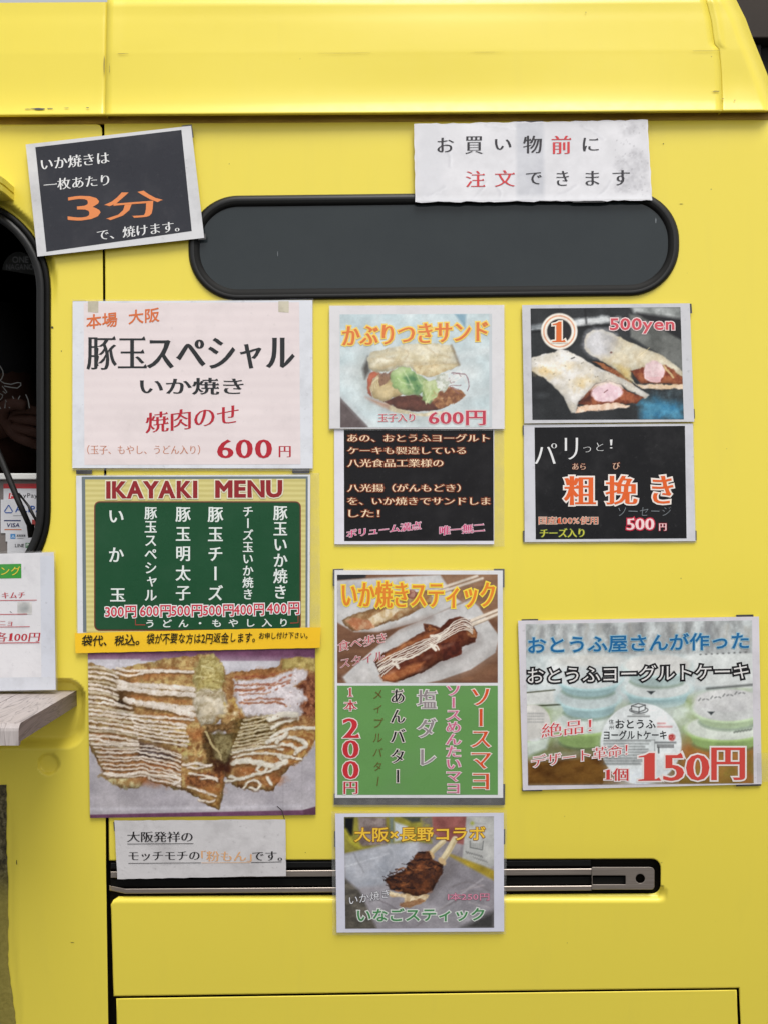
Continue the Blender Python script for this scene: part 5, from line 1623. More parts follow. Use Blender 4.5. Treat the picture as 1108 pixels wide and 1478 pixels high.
lettering(p, 'スタイル', (491.5, 951, 554, 965), (176, 66, 84), 'min', outline=[((222, 202, 198), .7)], off=.0006, slope=-.2)
ofw = [((226, 216, 210), 1.1)]
V_ = dict(off=.0006, vertical=True)
lettering(p, '1', (502.5, 993, 508.5, 1005.5), (188, 50, 62), 'minb', outline=ofw, off=.0006)
lettering(p, '本', (497, 1010.5, 514.5, 1026.5), (188, 50, 62), 'minb', outline=ofw, off=.0006)
lettering(p, '2', (495.8, 1037, 516.5, 1065.5), (196, 52, 60), 'minh', outline=[((230, 216, 212), 1.4)], off=.0006)
lettering(p, '0', (495.8, 1068.5, 516.5, 1095), (196, 52, 60), 'minh', outline=[((230, 216, 212), 1.4)], off=.0006)
lettering(p, '0', (495.8, 1098.5, 516.5, 1125), (196, 52, 60), 'minh', outline=[((230, 216, 212), 1.4)], off=.0006)
lettering(p, '円', (496.5, 1128.5, 515.8, 1146.5), (190, 50, 62), 'minb', outline=[((230, 216, 212), 1.2)], off=.0006)
lettering(p, 'メイプルバター', (538, 996, 553.5, 1134.5), (104, 92, 46), 'gothic', jit=.14, shear=.1, label='olive handwriting', **V_)
lettering(p, 'あんバター', (564, 995, 584, 1130), (40, 40, 42), 'minb', outline=ofw, **V_)
lettering(p, '塩ダレ', (602, 995.5, 629, 1105), (146, 136, 138), 'minb', outline=[((222, 218, 214), 1.3)], **V_)
lettering(p, 'ソースめんたいマヨ', (644, 990, 664.5, 1145.5), (206, 110, 140), 'minb', outline=[((226, 206, 208), 1.2)], **V_)
lettering(p, 'ソースマヨ', (680.5, 994, 707.5, 1140), (214, 84, 48), 'minb', outline=[((230, 220, 208), 1.3)], **V_)

# ---- 13 yogurt cake poster
q = [(747, 896), (1095, 890), (1099, 1132), (754, 1141)]
p = poster('cake_poster', 'wide poster of stacked pale tubs with a big red 150 price', 'poster', q, 0.0030)
magnet(p, [(752, 894), (776, 893.5), (776, 897.5), (752, 898)]); magnet(p, [(1062, 887.5), (1087, 887), (1087, 892), (1062, 892.5)]); magnet(p, [(753, 1137), (782, 1136.5), (782, 1142), (753, 1142.5)]); magnet(p, [(1062, 1130), (1098, 1129), (1098, 1134.5), (1062, 1135.5)])
sheet(p, [(1092, 1087), (1135, 1086), (1136, 1126), (1092, 1130)], FILM, 0.0008, 0.0, 'clear_tape')
sheet(p, q, paper('white_laminate', (212, 208, 214), 0.3, seed=13), 0, 0.001)
Fp = Paint([(758, 901), (1085, 895.4), (1087.5, 1130.8), (761.5, 1134)], 0.85, (730, 880, .3412))
Fp.fill([(196, 204, 204), (176, 186, 186), 30])
Fp.poly([(80, 60), (1045, 40), (1045, 200), (80, 190)], [(150, 152, 152), (190, 196, 196), 14, (1, .5)], soft=4)
r3 = random.Random(5)
for i in range(26):
    x = 90 + i * 37 + r3.uniform(-12, 12)
    Fp.stroke([(x, 60 + r3.uniform(-10, 20)), (x + r3.uniform(-5, 8), 110 + r3.uniform(0, 60))], r3.uniform(6, 16), r3.choice([(120, 122, 122), (214, 218, 216), (170, 166, 156), (132, 134, 138)]), soft=4, warp=6, a=.55)
Fp.poly([(110, 205), (700, 190), (1045, 190), (1045, 340), (520, 300), (90, 330)], [(214, 218, 216), (188, 198, 198), 20], soft=3)
Fp.poly([(80, 410), (480, 400), (1045, 330), (1045, 560), (80, 640)], [(150, 168, 118), (178, 190, 168), 26], soft=8)
Fp.poly([(80, 350), (200, 340), (200, 395), (80, 405)], (206, 208, 204), soft=2)
Fp.stroke([(80, 352), (205, 340)], 5, (86, 88, 70), soft=1); Fp.stroke([(80, 410), (230, 402)], 6, (70, 74, 56), soft=1)
Fp.poly([(790, 190), (1045, 185), (1045, 330), (800, 320)], (204, 208, 206), soft=2)
for i in range(9): Fp.ell(822 + i * 24, 190 - i * 1.2, 4, 3, (110, 112, 112), soft=1)
Fp.stroke([(850, 335), (1045, 318)], 7, (92, 96, 94), soft=2)
Fp.poly([(80, 640), (1050, 560), (1050, 745), (80, 750)], [(128, 92, 46), (98, 66, 34), 30, (1, 2)], soft=6)
Fp.poly([(700, 560), (1050, 540), (1050, 740), (740, 740)], [(150, 128, 62), (176, 120, 66), 22], soft=14)
def tub(cx, cy, rx, ry, h, top, body, taper=.82, txt=True, dark=0.25):
    pts_ = [(cx - rx, cy)] + [(cx - rx * taper, cy + h)] + [(cx + rx * taper * math.cos(R(a)), cy + h + ry * .7 * math.sin(R(a))) for a in range(170, 0, -20)] + [(cx + rx * taper, cy + h), (cx + rx, cy)]
    Fp.poly(pts_, [body, tuple(int(v * .93) for v in body), 24], soft=1.5)
    Fp.poly([(cx - rx * taper, cy + h * .75)] + [(cx + rx * taper * math.cos(R(a)), cy + h + ry * .7 * math.sin(R(a))) for a in range(170, 0, -20)] + [(cx + rx * taper, cy + h * .8)], tuple(int(v * .84) for v in body), soft=6, a=.6)
    Fp.stroke([(cx + rx * taper * 1.02 * math.cos(R(a)), cy + h + 3 + ry * .74 * math.sin(R(a))) for a in range(168, 10, -18)], 5, (84, 112, 84), soft=3, a=.6)
    Fp.ell(cx, cy + 7, rx * 1.04, ry * 1.05, tuple(min(235, int(v * 1.06)) for v in body), soft=1.5)
    Fp.ell(cx, cy, rx, ry, [top, tuple(int(v * .95) for v in top), 20], soft=1.2)
    Fp.ell(cx, cy, rx * .95, ry * .93, tuple(int(v * .97) for v in top), soft=3, ring=1.0, a=.5)
BLU, GRN, LID = (164, 194, 196), (158, 186, 118), (222, 226, 222)
Fp.ell(300, 590, 190, 26, (80, 54, 28), soft=8, a=.5)
tub(110, 480, 78, 78, 70, (208, 206, 200), GRN)
Fp.poly([(80, 560), (160, 540), (190, 520), (170, 590), (90, 620)], (206, 212, 214), soft=3, a=.8)
tub(330, 480, 128, 46, 74, (204, 212, 206), GRN)
tub(350, 372, 130, 48, 56, (196, 208, 208), BLU)
tub(350, 285, 138, 50, 50, (206, 212, 212), BLU)
Fp.ell(350, 215, 150, 26, [(212, 212, 208), (200, 200, 194), 12], soft=3)
tub(640, 330, 142, 44, 60, (206, 212, 210), BLU)
tub(640, 235, 140, 44, 60, (212, 212, 208), (186, 206, 204))
Fp.poly([(470, 420), (760, 400), (790, 430), (700, 480), (520, 470)], (202, 212, 204), soft=6, a=.8)
Fp.poly([(595, 345), (630, 345), (613, 360)], (70, 76, 78), soft=1)
tub(930, 500, 170, 52, 60, (208, 214, 204), GRN)
tub(940, 415, 150, 56, 50, (206, 208, 206), (186, 206, 168))
Fp.ell(940, 385, 146, 48, [(208, 208, 206), (196, 196, 196), 20], soft=1.5)
Fp.poly([(852, 432), (882, 432), (867, 447)], (70, 76, 78), soft=1)
for i in range(12): Fp.stroke([(815 + i * 17, 385 - i * 3.0), (822 + i * 17, 376 + (i % 3) * 6 - i * 3)], 5, (110, 112, 112), soft=1, a=.8)
for j in range(4):
    for i in range(8): Fp.stroke([(90 + i * 9, 440 + j * 12), (95 + i * 9, 440 + j * 12)], 6, (150, 150, 150), soft=1.2, a=.5)
for i in range(6): Fp.stroke([(965 + i * 13, 520 - i * 2), (972 + i * 13, 516 - i * 2)], 8, (90, 98, 90), soft=1, a=.6)
# big round label
Fp.ell(570, 572, 175, 174, (150, 156, 150), soft=8, a=.5)
Fp.ell(570, 568, 172, 172, [(218, 222, 222), (206, 212, 212), 40], soft=1.2)
Fp.ell(570, 720, 130, 40, (206, 214, 222), soft=8, a=.6)
for j in range(9):
    y = 556 + j * 12
    x = 415
    while x < 600 - j * 4:
        w = r3.uniform(8, 26)
        Fp.stroke([(x, y), (x + w, y)], 6.5, (104, 108, 108), soft=1.4, a=.62, curve=False); x += w + r3.uniform(4, 9)
for j in range(3):
    Fp.stroke([(425, 633 + j * 11), (570, 633 + j * 11)], 5, (120, 122, 122), soft=1.5, a=.45, curve=False)
Fp.stroke([(632, 563), (716, 563)], 7, (80, 82, 84), soft=1.5, a=.75, curve=False)
for i in range(13): Fp.stroke([(640 + i * 5.6, 572), (640 + i * 5.6, 584)], 2.6, (60, 60, 60), soft=.8, curve=False)
Fp.stroke([(645, 584), (645, 606)], 5, (60, 60, 60), soft=1)
Fp.stroke([(628, 552), (628, 612)], 1.6, (120, 122, 122), soft=1, a=.8); Fp.stroke([(415, 552), (628, 552)], 1.6, (120, 122, 122), soft=1, a=.8)
Fp.ell(701, 541, 15, 15, [(176, 60, 58), (206, 130, 126), 2], soft=1.2)
Fp.stroke([(642, 482), (672, 482)], 6, (190, 96, 96), soft=1.4, a=.7); Fp.stroke([(642, 496), (700, 496)], 6, (190, 96, 96), soft=1.4, a=.7)
Fp.stroke([(515, 452), (605, 452)], 4, (80, 80, 80), soft=1.2, a=.7); Fp.stroke([(535, 444), (585, 444)], 3, (110, 110, 110), soft=1.2, a=.6)
# tofu block drawing
DK = (60, 62, 64)
for a in ([(530, 408), (558, 398), (588, 404), (562, 414), (530, 408)], [(530, 408), (531, 428), (562, 434), (562, 414)], [(562, 434), (588, 424), (588, 404)]):
    Fp.stroke(a, 3, DK, soft=.8, curve=False)
Fp.stroke([(530, 418), (522, 426), (540, 436), (562, 439), (590, 434), (600, 424), (590, 416)], 2.8, DK, soft=.8)
Fp.I = np.clip((Fp.I - 170) * 1.15 + 172, 0, 250)
Fp.grain(12)
Fp.mesh(p, 0.00025, label='photograph of stacked dessert tubs')
lettering(p, 'おとうふ屋さんが作った', (762, 919.5, 1080, 943.5), (34, 104, 156), 'gothicb', outline=[((150, 186, 200), 1.1)], off=.0006, slope=-.022)
lettering(p, 'おとうふヨーグルトケーキ', (761, 964, 1080, 987), (226, 224, 222), 'gothic', outline=[((34, 34, 36), 2.6)], off=.0006, slope=-.022)
RW = [((228, 216, 214), 1.6)]
lettering(p, '絶品！', (781, 1045, 853, 1066), (206, 74, 76), 'min', outline=RW, off=.0006, slope=-.12)
lettering(p, 'デザート革命！', (767, 1091, 905, 1109), (206, 72, 74), 'min', outline=RW, off=.0008, slope=-.13)
lettering(p, '1個', (872, 1109, 906, 1127.5), (202, 66, 66), 'minb', outline=RW, off=.0006)
lettering(p, '150', (922.5, 1087, 1021.5, 1128), (206, 76, 68), 'minh', outline=[((230, 222, 218), 2.4)], off=.0006, slope=-.01)
lettering(p, '円', (1028, 1079, 1073, 1126.5), (206, 76, 68), 'minh', outline=[((230, 222, 218), 2.4)], off=.0006)
lettering(p, '信', (878, 1038.5, 885, 1045.5), (76, 78, 80), 'gothic', off=.0005); lettering(p, '州', (878, 1047.5, 885, 1053), (76, 78, 80), 'gothic', off=.0005)
lettering(p, 'おとうふ', (888, 1039, 945.5, 1051.5), (44, 46, 48), 'gothicb', off=.0005)
lettering(p, 'ヨーグルトケーキ', (871, 1054.5, 961.5, 1067.5), (44, 46, 48), 'gothicb', off=.0005)

# ---- 14 grasshopper stick poster
q = [(483.8, 1174.6), (726.4, 1173.5), (727, 1345), (486, 1346.5)]
p = poster('grasshopper_stick_poster', 'white bordered photo poster of two dark skewers over the middle of the door rail', 'poster', q, 0.0036)
film_(p, [(478.4, 1171.7), (730.8, 1169), (729.6, 1349), (480.3, 1350.4)])
magnet(p, [(482.5, 1200), (486, 1200), (486, 1223), (482.5, 1223)]); magnet(p, [(725, 1197), (728.4, 1197), (728.4, 1219), (725, 1219)])
sheet(p, q, paper('white_laminate', (212, 212, 226), 0.15, seed=14), 0, 0.001)
H = Paint([(496.6, 1179.5), (712.2, 1178.5), (712.4, 1339.5), (498.5, 1341)], 0.85, (490, 1170, .20758))
H.fill([(150, 144, 148), (128, 122, 126), 20])
H.poly([(30, 45), (640, 45), (640, 230), (560, 225), (30, 300)], [(150, 142, 52), (128, 120, 46), 20], soft=2)
H.poly([(130, 45), (320, 50), (330, 240), (140, 250)], [(108, 92, 88), (140, 126, 122), 9], soft=2)
H.poly([(35, 50), (100, 50), (90, 170), (60, 190), (35, 120)], (22, 24, 26), soft=2)
H.stroke([(40, 140), (90, 220), (140, 250)], 22, (176, 168, 46), soft=3)
H.poly([(345, 50), (375, 50), (370, 230), (350, 230)], (108, 120, 112), soft=2)
H.poly([(380, 80), (470, 110), (470, 200), (380, 220)], (176, 184, 190), soft=2)
H.poly([(430, 45), (560, 45), (560, 80), (500, 85)], (66, 70, 60), soft=2)
H.poly([(560, 40), (640, 40), (660, 200), (580, 200)], [(112, 104, 96), (150, 140, 60), 8], soft=2)
H.poly([(640, 40), (885, 40), (865, 240), (720, 210), (650, 160)], [(150, 88, 82), (132, 74, 70), 12], soft=1.5)
H.poly([(880, 40), (1080, 45), (1075, 380), (1045, 405), (850, 340)], [(176, 176, 172), (160, 160, 158), 20], soft=1.5)
H.stroke([(905, 215), (905, 258), (990, 275), (996, 215)], 4, (70, 72, 72), soft=1, curve=False)
for i in range(6): H.stroke([(915 + i * 13, 232), (917 + i * 13, 262)], 5, (100, 102, 100), soft=1.5, a=.6)
for i in range(8): H.stroke([(876 + i * 15, 286 + i * 4), (886 + i * 15, 298 + i * 4)], 5, (92, 92, 92), soft=1, a=.8)
for i in range(7): H.stroke([(925 + i * 15, 322 + i * 5), (934 + i * 15, 334 + i * 5)], 4, (104, 104, 104), soft=1, a=.8)
H.ell(920, 90, 12, 12, (150, 156, 60), soft=2); H.stroke([(945, 90), (1010, 95)], 5, (140, 140, 140), soft=1.5, a=.7)
H.poly([(760, 300), (1000, 390), (1075, 420), (1075, 500), (980, 470), (740, 340)], [(176, 150, 44), (150, 128, 40), 10], soft=2)
# silvery tray paper
H.poly([(30, 310), (340, 235), (540, 220), (640, 250), (760, 320), (1075, 490), (1075, 830), (240, 830), (140, 640), (40, 470)], [(150, 146, 152), (132, 127, 133), 26], soft=2)
H.poly([(30, 310), (340, 235), (540, 220), (560, 330), (300, 520), (120, 540), (40, 470)], [(146, 150, 160), (166, 168, 176), 18], soft=3)
H.poly([(30, 470), (140, 560), (260, 830), (30, 830)], [(72, 68, 62), (100, 94, 84), 8, (.5, 1)], soft=2.5)
H.poly([(840, 820), (980, 740), (1075, 700), (1075, 830)], (62, 60, 60), soft=5)
H.poly([(760, 330), (830, 370), (750, 500), (620, 620), (560, 620)], (104, 98, 100), soft=8, a=.7)
for pts_, c, w in (([(40, 390), (200, 345), (340, 300)], (206, 208, 214), 3), ([(100, 300), (170, 430)], (110, 110, 116), 3), ([(340, 240), (380, 330), (300, 500)], (176, 178, 186), 8), ([(220, 300), (300, 420)], (176, 180, 188), 6),
                   ([(660, 720), (820, 600), (990, 480)], (190, 184, 188), 5), ([(540, 800), (700, 690), (860, 600)], (96, 88, 90), 4), ([(760, 540), (900, 500), (1040, 560)], (110, 102, 104), 3), ([(270, 620), (420, 700)], (86, 78, 82), 4),
                   ([(800, 640), (930, 560), (1060, 620)], (120, 110, 114), 4), ([(900, 640), (1040, 680)], (172, 164, 166), 4), ([(300, 760), (440, 700), (540, 720)], (170, 166, 172), 4), ([(840, 560), (1000, 520)], (168, 158, 160), 6)):
    H.stroke(pts_, w, c, soft=2, a=.7, warp=1)
# skewers
for pts_, w in (([(720, 215), (660, 270), (620, 310)], 34), ([(800, 200), (750, 290), (710, 350)], 42)):
    H.stroke(pts_, w, (206, 190, 150), soft=1, curve=False); H.stroke([(a + 12, b + 4) for a, b in pts_], 8, (160, 140, 100), soft=2, curve=False)
H.ell(630, 310, 34, 22, (196, 160, 110), rot=.9, warp=1); H.ell(710, 355, 34, 22, (200, 168, 120), rot=.9, warp=1)
mt = [(310, 490), (360, 480), (380, 430), (440, 425), (480, 370), (500, 330), (545, 290), (620, 290), (640, 340), (700, 370), (720, 420), (690, 500), (640, 560), (600, 600), (560, 660), (470, 680), (420, 670), (460, 620), (440, 590), (360, 590), (330, 545)]
H.poly([(340, 560), (440, 585), (560, 540), (620, 590), (590, 640), (480, 680), (430, 670), (450, 610), (350, 600)], [(214, 196, 160), (180, 150, 110), 6], warp=2)
H.poly([(310, 490), (380, 440), (440, 425), (500, 340), (545, 290), (620, 290), (640, 340), (715, 375), (715, 440), (640, 560), (540, 600), (440, 570), (350, 550)], [(108, 60, 36), (66, 40, 32), 6], warp=2.5, sh=(.35, 4))
r4 = random.Random(12)
for i in range(56):
    t = r4.random(); u = r4.uniform(-1, 1)
    x = 370 + t * 270 + u * 58; y = 530 - t * 190 + u * 52
    H.stroke([(x - r4.uniform(14, 34), y + r4.uniform(-12, 12)), (x, y + r4.uniform(-8, 8)), (x + r4.uniform(14, 34), y + r4.uniform(-10, 14))], r4.uniform(4, 11), r4.choice([(44, 28, 26), (58, 36, 32), (84, 50, 36), (140, 84, 48), (36, 26, 28)]), warp=1.5, a=.9)
for (x, y, rx, ry) in ((560, 390, 26, 16), (430, 520, 30, 10), (600, 560, 26, 10), (480, 430, 18, 12), (660, 400, 20, 12)):
    H.ell(x, y, rx, ry, [(168, 96, 50), (120, 66, 40), 4], warp=3, soft=2, a=.85)
for pts_ in ([(345, 428), (370, 445)], [(505, 320), (520, 345)], [(306, 478), (330, 500)], [(320, 520), (350, 530)]): H.stroke(pts_, 4, (52, 38, 36), soft=1)
H.poly([(420, 640), (560, 610), (590, 640), (480, 682), (415, 668)], [(150, 104, 66), (118, 76, 48), 5], warp=3, a=.8)
H.I = np.clip((H.I - 120) * 1.1 + 130, 0, 250)
H.grain(18)
H.mesh(p, 0.00025, label='photograph of two dark skewers')
lettering(p, '大阪×長野コラボ', (512, 1195.5, 699.5, 1215.5), (246, 198, 70), 'gothicb', outline=[((150, 96, 40), .8)], off=.0006, slope=-.012)
lettering(p, 'いか焼き', (504, 1294, 562, 1307), (226, 226, 230), 'gothic', outline=[((70, 66, 72), .5)], off=.0006, slope=-.19)
lettering(p, '1本250円', (646, 1289.5, 705.5, 1300), (222, 150, 172), 'gothic', outline=[((150, 84, 104), .5)], off=.0006)
lettering(p, 'いなごスティック', (516, 1312.5, 698, 1331), (72, 136, 82), 'gothicb', outline=[((214, 218, 212), 1.5)], off=.0006, slope=-.01)

# ---- 15 topping price card standing on the shelf, its left part outside the picture
q = [(-92, 802), (77.5, 797), (80.5, 996), (-92, 999)]
p = poster('topping_card', 'white laminated card with red underlined prices standing on the wooden shelf', 'sign', q, 0.010)
film_(p, [(-96, 797), (80, 795), (83, 998), (-96, 1000)])
sheet(p, q, paper('grubby_white', (212, 211, 214), 0.4, (160, 160, 166), wrinkle=.3, seed=15), 0, 0.001)
sheet(p, [(58, 803), (78, 802), (80, 994), (60, 994)], paper('tape', (200, 203, 212), 0.25, seed=16), 0.00012, name='tape')
sheet(p, [(-90, 980), (80, 977), (80.4, 995.6), (-90, 998)], paper('tape', (202, 205, 212), 0.25, seed=17), 0.0002, name='tape')
ink_panel(p, [(-60, 815.5), (30.6, 813.8), (30.8, 834.5), (-60, 836)], (62, 146, 62), 0.0003, label='green heading block')
lettering(p, 'ング', (1.5, 817.5, 29.5, 830.5), (222, 196, 70), 'gothic', off=.0006)
RC = (178, 48, 58)
lettering(p, 'キムチ', (2.7, 855, 36, 864), RC, 'minb', off=.0004, slope=-.02, shear=.1)
lettering(p, '、', (14, 882, 17, 885), (70, 66, 70), 'min', off=.0004)
lettering(p, 'ニョ', (-1, 896.5, 17.6, 903.5), RC, 'minb', off=.0004, shear=.1)
lettering(p, '各100円', (-7, 912.5, 58, 926.5), RC, 'minb', off=.0004, shear=.12, slope=-.004)
stroke_mesh(p, [([(-70, 867.6), (53, 866.2)], .9), ([(-70, 888), (39, 886.4)], .9), ([(-70, 906), (43, 904.6)], .9), ([(-70, 929), (57, 927.6)], 1.1)], RC, name='underline')
SM = Paint(rect(25, 869, 46, 887), 1.2); SM.fill([(206, 204, 200), (190, 188, 186), 5]); SM.ell(35, 878, 8, 6, (156, 160, 160), soft=4, warp=2, a=.9); SM.mesh(p, .0003, 'smudge')

# ------------------------------------------------------------------ payment stickers inside the opening
def PI(px, py, z): return pt(px, py, 0.0615 - z)
STW = plain('sticker_white', (206, 206, 210), 0.4)
STP = dict(off=0.0, PF=PI)
def sticker(name, label, q, off):
    t = thing(name, label, 'sticker', PI(q[3][0], q[3][1], 0.0), 'payment stickers inside the serving opening')
    t['off'] = off; t['pf'] = PI
    sheet(t, q, STW, 0.0, 0.0003, 'sheet', PF=PI)
    return t
t = sticker('payment_sticker', 'white sticker with a red bar along its top and a red square emblem', rect(5, 698, 90, 724), .0006)
sheet(t, rect(5, 698, 90, 705), plain('ink', (190, 40, 46)), .0002, 0, 'red_bar', PF=PI)
flat_poly(t, [(13, 712), (21.5, 710.8), (21, 719.6), (12, 720)], plain('ink', (206, 46, 54)), .0002, 'emblem', PF=PI)
lettering(t, 'P', (14.5, 712.3, 19.5, 718.6), (232, 226, 226), 'gothicb', off=.0004, shear=.2)
lettering(t, 'PayPay', (23, 712, 54, 720.5), (60, 58, 62), 'gothic', off=.0003, slope=-.01)
t = sticker('payment_sticker', 'white sticker with a rounded blue triangle above blue and orange bars', rect(1, 721, 92, 769.5), .0012)
stroke_mesh(t, [([(12, 729.5), (6.5, 738), (8, 740), (16.5, 740), (18, 738), (13, 729.5), (12, 729), (11.6, 730)], 1.5)], (44, 84, 156), off=.0003, name='emblem')
lettering(t, 'ALIPAY', (22, 730, 70, 739), (44, 84, 156), 'gothicb', off=.0003)
stroke_mesh(t, [([(19, 744.2), (33, 744)], .8)], (140, 140, 144), off=.0003, name='small_print')
sheet(t, rect(5.7, 750.6, 30, 752.3), plain('ink', (36, 44, 92)), .0002, 0, 'blue_bar', PF=PI)
sheet(t, rect(6.4, 763.6, 31, 765.1), plain('ink', (190, 110, 70)), .0002, 0, 'orange_bar', PF=PI)
lettering(t, 'VISA', (10, 755, 28, 760.8), (34, 40, 92), 'gothicb', off=.0003, shear=.15)
t = sticker('payment_sticker', 'small white sticker with a bright blue square emblem', rect(8, 769, 70, 781.5), .0016)
sheet(t, rect(15, 770.6, 22.2, 777.8), plain('ink', (58, 132, 190)), .0002, 0, 'emblem', PF=PI)
stroke_mesh(t, [([(17, 776.5), (18.8, 772.3), (20.6, 776.5)], .9)], (226, 230, 232), off=.0004, name='emblem_mark')
stroke_mesh(t, [([(24.5 + i * 3.2, 771.6), (24.5 + i * 3.2 + 2.2, 774.6)], 1.2) for i in range(4)] + [([(24.5 + i * 3.2 + 2.2, 771.6), (24.5 + i * 3.2, 774.6)], .9) for i in range(4)] + [([(25, 777), (34, 777)], .6)], (96, 98, 104), off=.0003, name='small_print')
t = sticker('payment_sticker', 'white sticker with black letters beside a green square, lowest of the stickers', rect(10.5, 781, 72, 800), .0020)
lettering(t, 'LINE', (21.7, 785.2, 34.6, 789.8), (40, 40, 42), 'gothicb', off=.0003)
sheet(t, rect(36.8, 783.6, 50, 790.8), plain('ink', (52, 110, 62)), .0002, 0, 'green_square', PF=PI)
lettering(t, 'Pay', (38.4, 784.8, 48, 790), (222, 226, 222), 'gothicb', off=.0004)
t = sticker('red_sticker', 'small red label behind the end of the black rod', rect(46, 750, 62, 759), .0015)
t['o']['group'] = None
del t['o']['group']
t['o'].children[0].data.materials[0] = plain('ink', (150, 44, 40))

# round tag hanging inside, very dark
t = thing('round_tag', 'dim round tag with dark grey letters hanging in the top corner of the opening', 'tag', pt(27, 400, 0.05))
t['off'] = 0; t['pf'] = lambda a, b, z: pt(a, b, 0.05 - z)
lp = [(27 + 24 * math.cos(R(a)), 393 - 30 * math.sin(R(a))) for a in range(0, 181, 12)] + [(3, 388), (50, 396)]
flat_poly(t, lp[:-2] + [(3, 389), (50, 397)], plain('tag_grey', (24, 25, 24), 0.7, .1, g=.9), 0, 'disc')
lettering(t, 'ONE', (18, 370, 41, 379), (13, 14, 14), 'gothicb', off=.0003)
lettering(t, 'NAGANO', (9, 381, 48, 389), (13, 14, 14), 'gothicb', off=.0003)

# ------------------------------------------------------------------ the vendor inside, in the dark
def skin(parent, name, V, E, Rr, m, lv=2, root=0):
    me = bpy.data.meshes.new(name)
    L = parent['_loc']
    me.from_pydata([(v[0] - L[0], v[1] - L[1], v[2] - L[2]) for v in V], E, [])
    me.materials.append(m)
    o = bpy.data.objects.new(name, me); col.objects.link(o); o.parent = parent['o']
    s = o.modifiers.new('skin', 'SKIN'); s.use_smooth_shade = True
    d = me.skin_vertices[0].data
    for i, r in enumerate(Rr):
        rr = r if isinstance(r, tuple) else (r, r)
        d[i].radius = rr; d[i].use_root = (i == root)
    u = o.modifiers.new('smooth', 'SUBSURF'); u.levels = lv; u.render_levels = lv
    return o
PX0 = pt(-185, 0, 0.40)[0]
per = thing('person', 'vendor in a black T-shirt with a chalky drawing in the dark opening', 'person', (PX0, 0.42, 0.45))
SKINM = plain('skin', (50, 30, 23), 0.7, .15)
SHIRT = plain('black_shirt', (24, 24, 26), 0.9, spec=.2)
zs = pt(0, 470, .4)[2]
def b_(x, y, z): return (PX0 + x, 0.45 + y, zs + z)
# body, arms and hands in one surface
V = [b_(0, 0, -0.62), b_(0, 0, -0.40), b_(0, 0, -0.15), b_(0, 0, 0.02), b_(0, -0.01, 0.10), b_(0, -0.02, 0.20), b_(0, -0.03, 0.30),
     b_(0.19, 0, 0.0), b_(0.26, -0.03, -0.26), (pt(-20, 618, .30)[0], 0.30, pt(-20, 618, .30)[2]), (pt(14, 612, .27)[0], .27, pt(14, 612, .27)[2]),
     b_(-0.19, 0, 0.0), b_(-0.26, -0.03, -0.26), b_(-0.10, -0.17, -0.22), b_(-0.02, -0.19, -0.18),
     b_(0.1, 0, -0.9), b_(-0.1, 0, -0.9)]
Ed = [(0, 1), (1, 2), (2, 3), (3, 4), (4, 5), (5, 6), (3, 7), (7, 8), (8, 9), (9, 10), (3, 11), (11, 12), (12, 13), (13, 14), (0, 15), (0, 16)]
Rr = [(.15, .11), (.14, .10), (.16, .11), (.13, .09), (.055, .055), (.085, .10), (.07, .085), .06, .045, .027, (.018, .028), .06, .045, .033, (.02, .034), (.09, .09), (.09, .09)]
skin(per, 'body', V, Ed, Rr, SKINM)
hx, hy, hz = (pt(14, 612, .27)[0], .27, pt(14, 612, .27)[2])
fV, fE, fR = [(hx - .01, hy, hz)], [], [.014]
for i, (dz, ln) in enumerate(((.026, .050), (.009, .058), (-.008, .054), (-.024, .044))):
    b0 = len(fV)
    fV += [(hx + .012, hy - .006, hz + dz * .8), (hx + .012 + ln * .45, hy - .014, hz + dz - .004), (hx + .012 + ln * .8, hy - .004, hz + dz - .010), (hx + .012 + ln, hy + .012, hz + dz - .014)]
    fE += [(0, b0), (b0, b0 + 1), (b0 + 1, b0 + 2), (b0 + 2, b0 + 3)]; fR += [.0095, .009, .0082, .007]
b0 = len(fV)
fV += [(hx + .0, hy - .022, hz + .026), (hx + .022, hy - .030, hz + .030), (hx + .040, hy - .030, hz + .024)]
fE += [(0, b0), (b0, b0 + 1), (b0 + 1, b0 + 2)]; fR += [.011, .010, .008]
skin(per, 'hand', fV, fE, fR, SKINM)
sV = [b_(0, 0, -0.66), b_(0, 0, -0.40), b_(0, 0, -0.15), b_(0, 0, 0.0), b_(0.19, 0, 0.0), b_(0.235, -0.015, -0.13), b_(-0.19, 0, 0.0), b_(-0.235, -0.015, -0.13)]
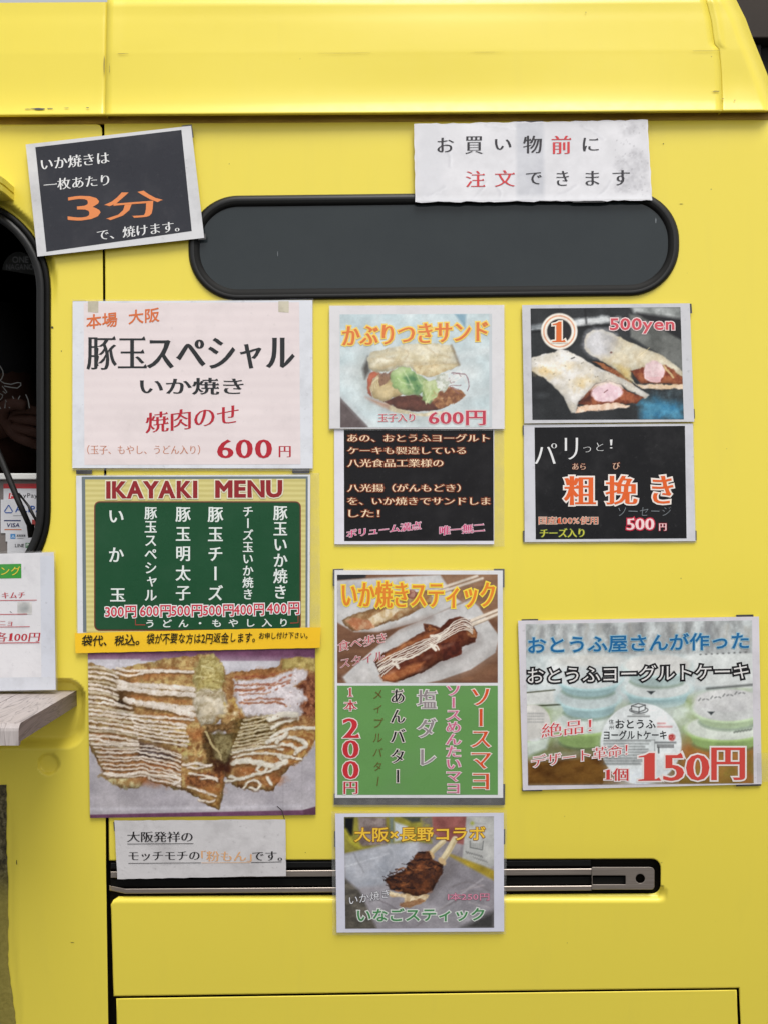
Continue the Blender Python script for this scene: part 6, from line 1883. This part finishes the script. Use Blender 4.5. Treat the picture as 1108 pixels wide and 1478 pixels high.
skin(per, 'shirt', sV, [(0, 1), (1, 2), (2, 3), (3, 4), (4, 5), (3, 6), (6, 7)], [(.17, .125), (.16, .118), (.18, .125), (.14, .105), .075, .065, .075, .065], SHIRT)
hd = b_(0, -0.02, 0.27)
skin(per, 'hair', [b_(0, .01, 0.22), b_(0, .02, 0.30), b_(0, -.01, 0.345)], [(0, 1), (1, 2)], [(.08, .07), (.088, .095), (.07, .09)], plain('black_hair', (20, 18, 17), .6))
for sx_ in (-1, 1):
    skin(per, 'ear', [b_(.085 * sx_, -.01, .23), b_(.092 * sx_, -.005, .25)], [(0, 1)], [.012, .014], SKINM, 1)
    skin(per, 'eye', [b_(.03 * sx_, -.118, .245), b_(.03 * sx_ + .002, -.12, .246)], [(0, 1)], [.010, .010], plain('eye_dark', (40, 32, 30), .3), 1)
skin(per, 'nose', [b_(0, -.115, .25), b_(0, -.135, .215)], [(0, 1)], [.009, .014], SKINM, 1)
skin(per, 'mouth', [b_(-.022, -.115, .185), b_(0, -.122, .184), b_(.022, -.115, .185)], [(0, 1), (1, 2)], [.006, .007, .006], plain('lips', (140, 84, 78), .5), 1)
# chalk-like shirt drawing
per['off'] = 0; per['pf'] = lambda a, b, z: pt(a, b, 0.235 - z)
CH = (84, 84, 82)
stroke_mesh(per, [([(-8, 524), (0, 528), (4, 535), (4.6, 541), (2, 547), (-2, 550)], 1.4), ([(0, 549), (6, 553), (16, 554.5), (25, 552), (30, 552.5), (30, 556), (25, 560), (16, 559), (6, 557)], 1.4),
                  ([(3, 557), (7, 562), (10, 566), (8, 567.5), (4, 564.5)], 1.2), ([(0, 568), (4, 570), (3, 574), (0, 577)], 1.2),
                  ([(7, 589), (8, 577), (14, 589)], 1.4), ([(8.5, 584), (12, 584)], 1.0), ([(18, 572), (22, 580)], 1.4), ([(29, 571), (23, 582), (30, 588)], 1.4), ([(37, 569), (40.5, 577), (42.5, 589)], 1.5), ([(-2, 584), (1, 590)], 1.3)],
            CH, off=0, name='shirt_drawing')

bpy.data.objects.remove(_fo)
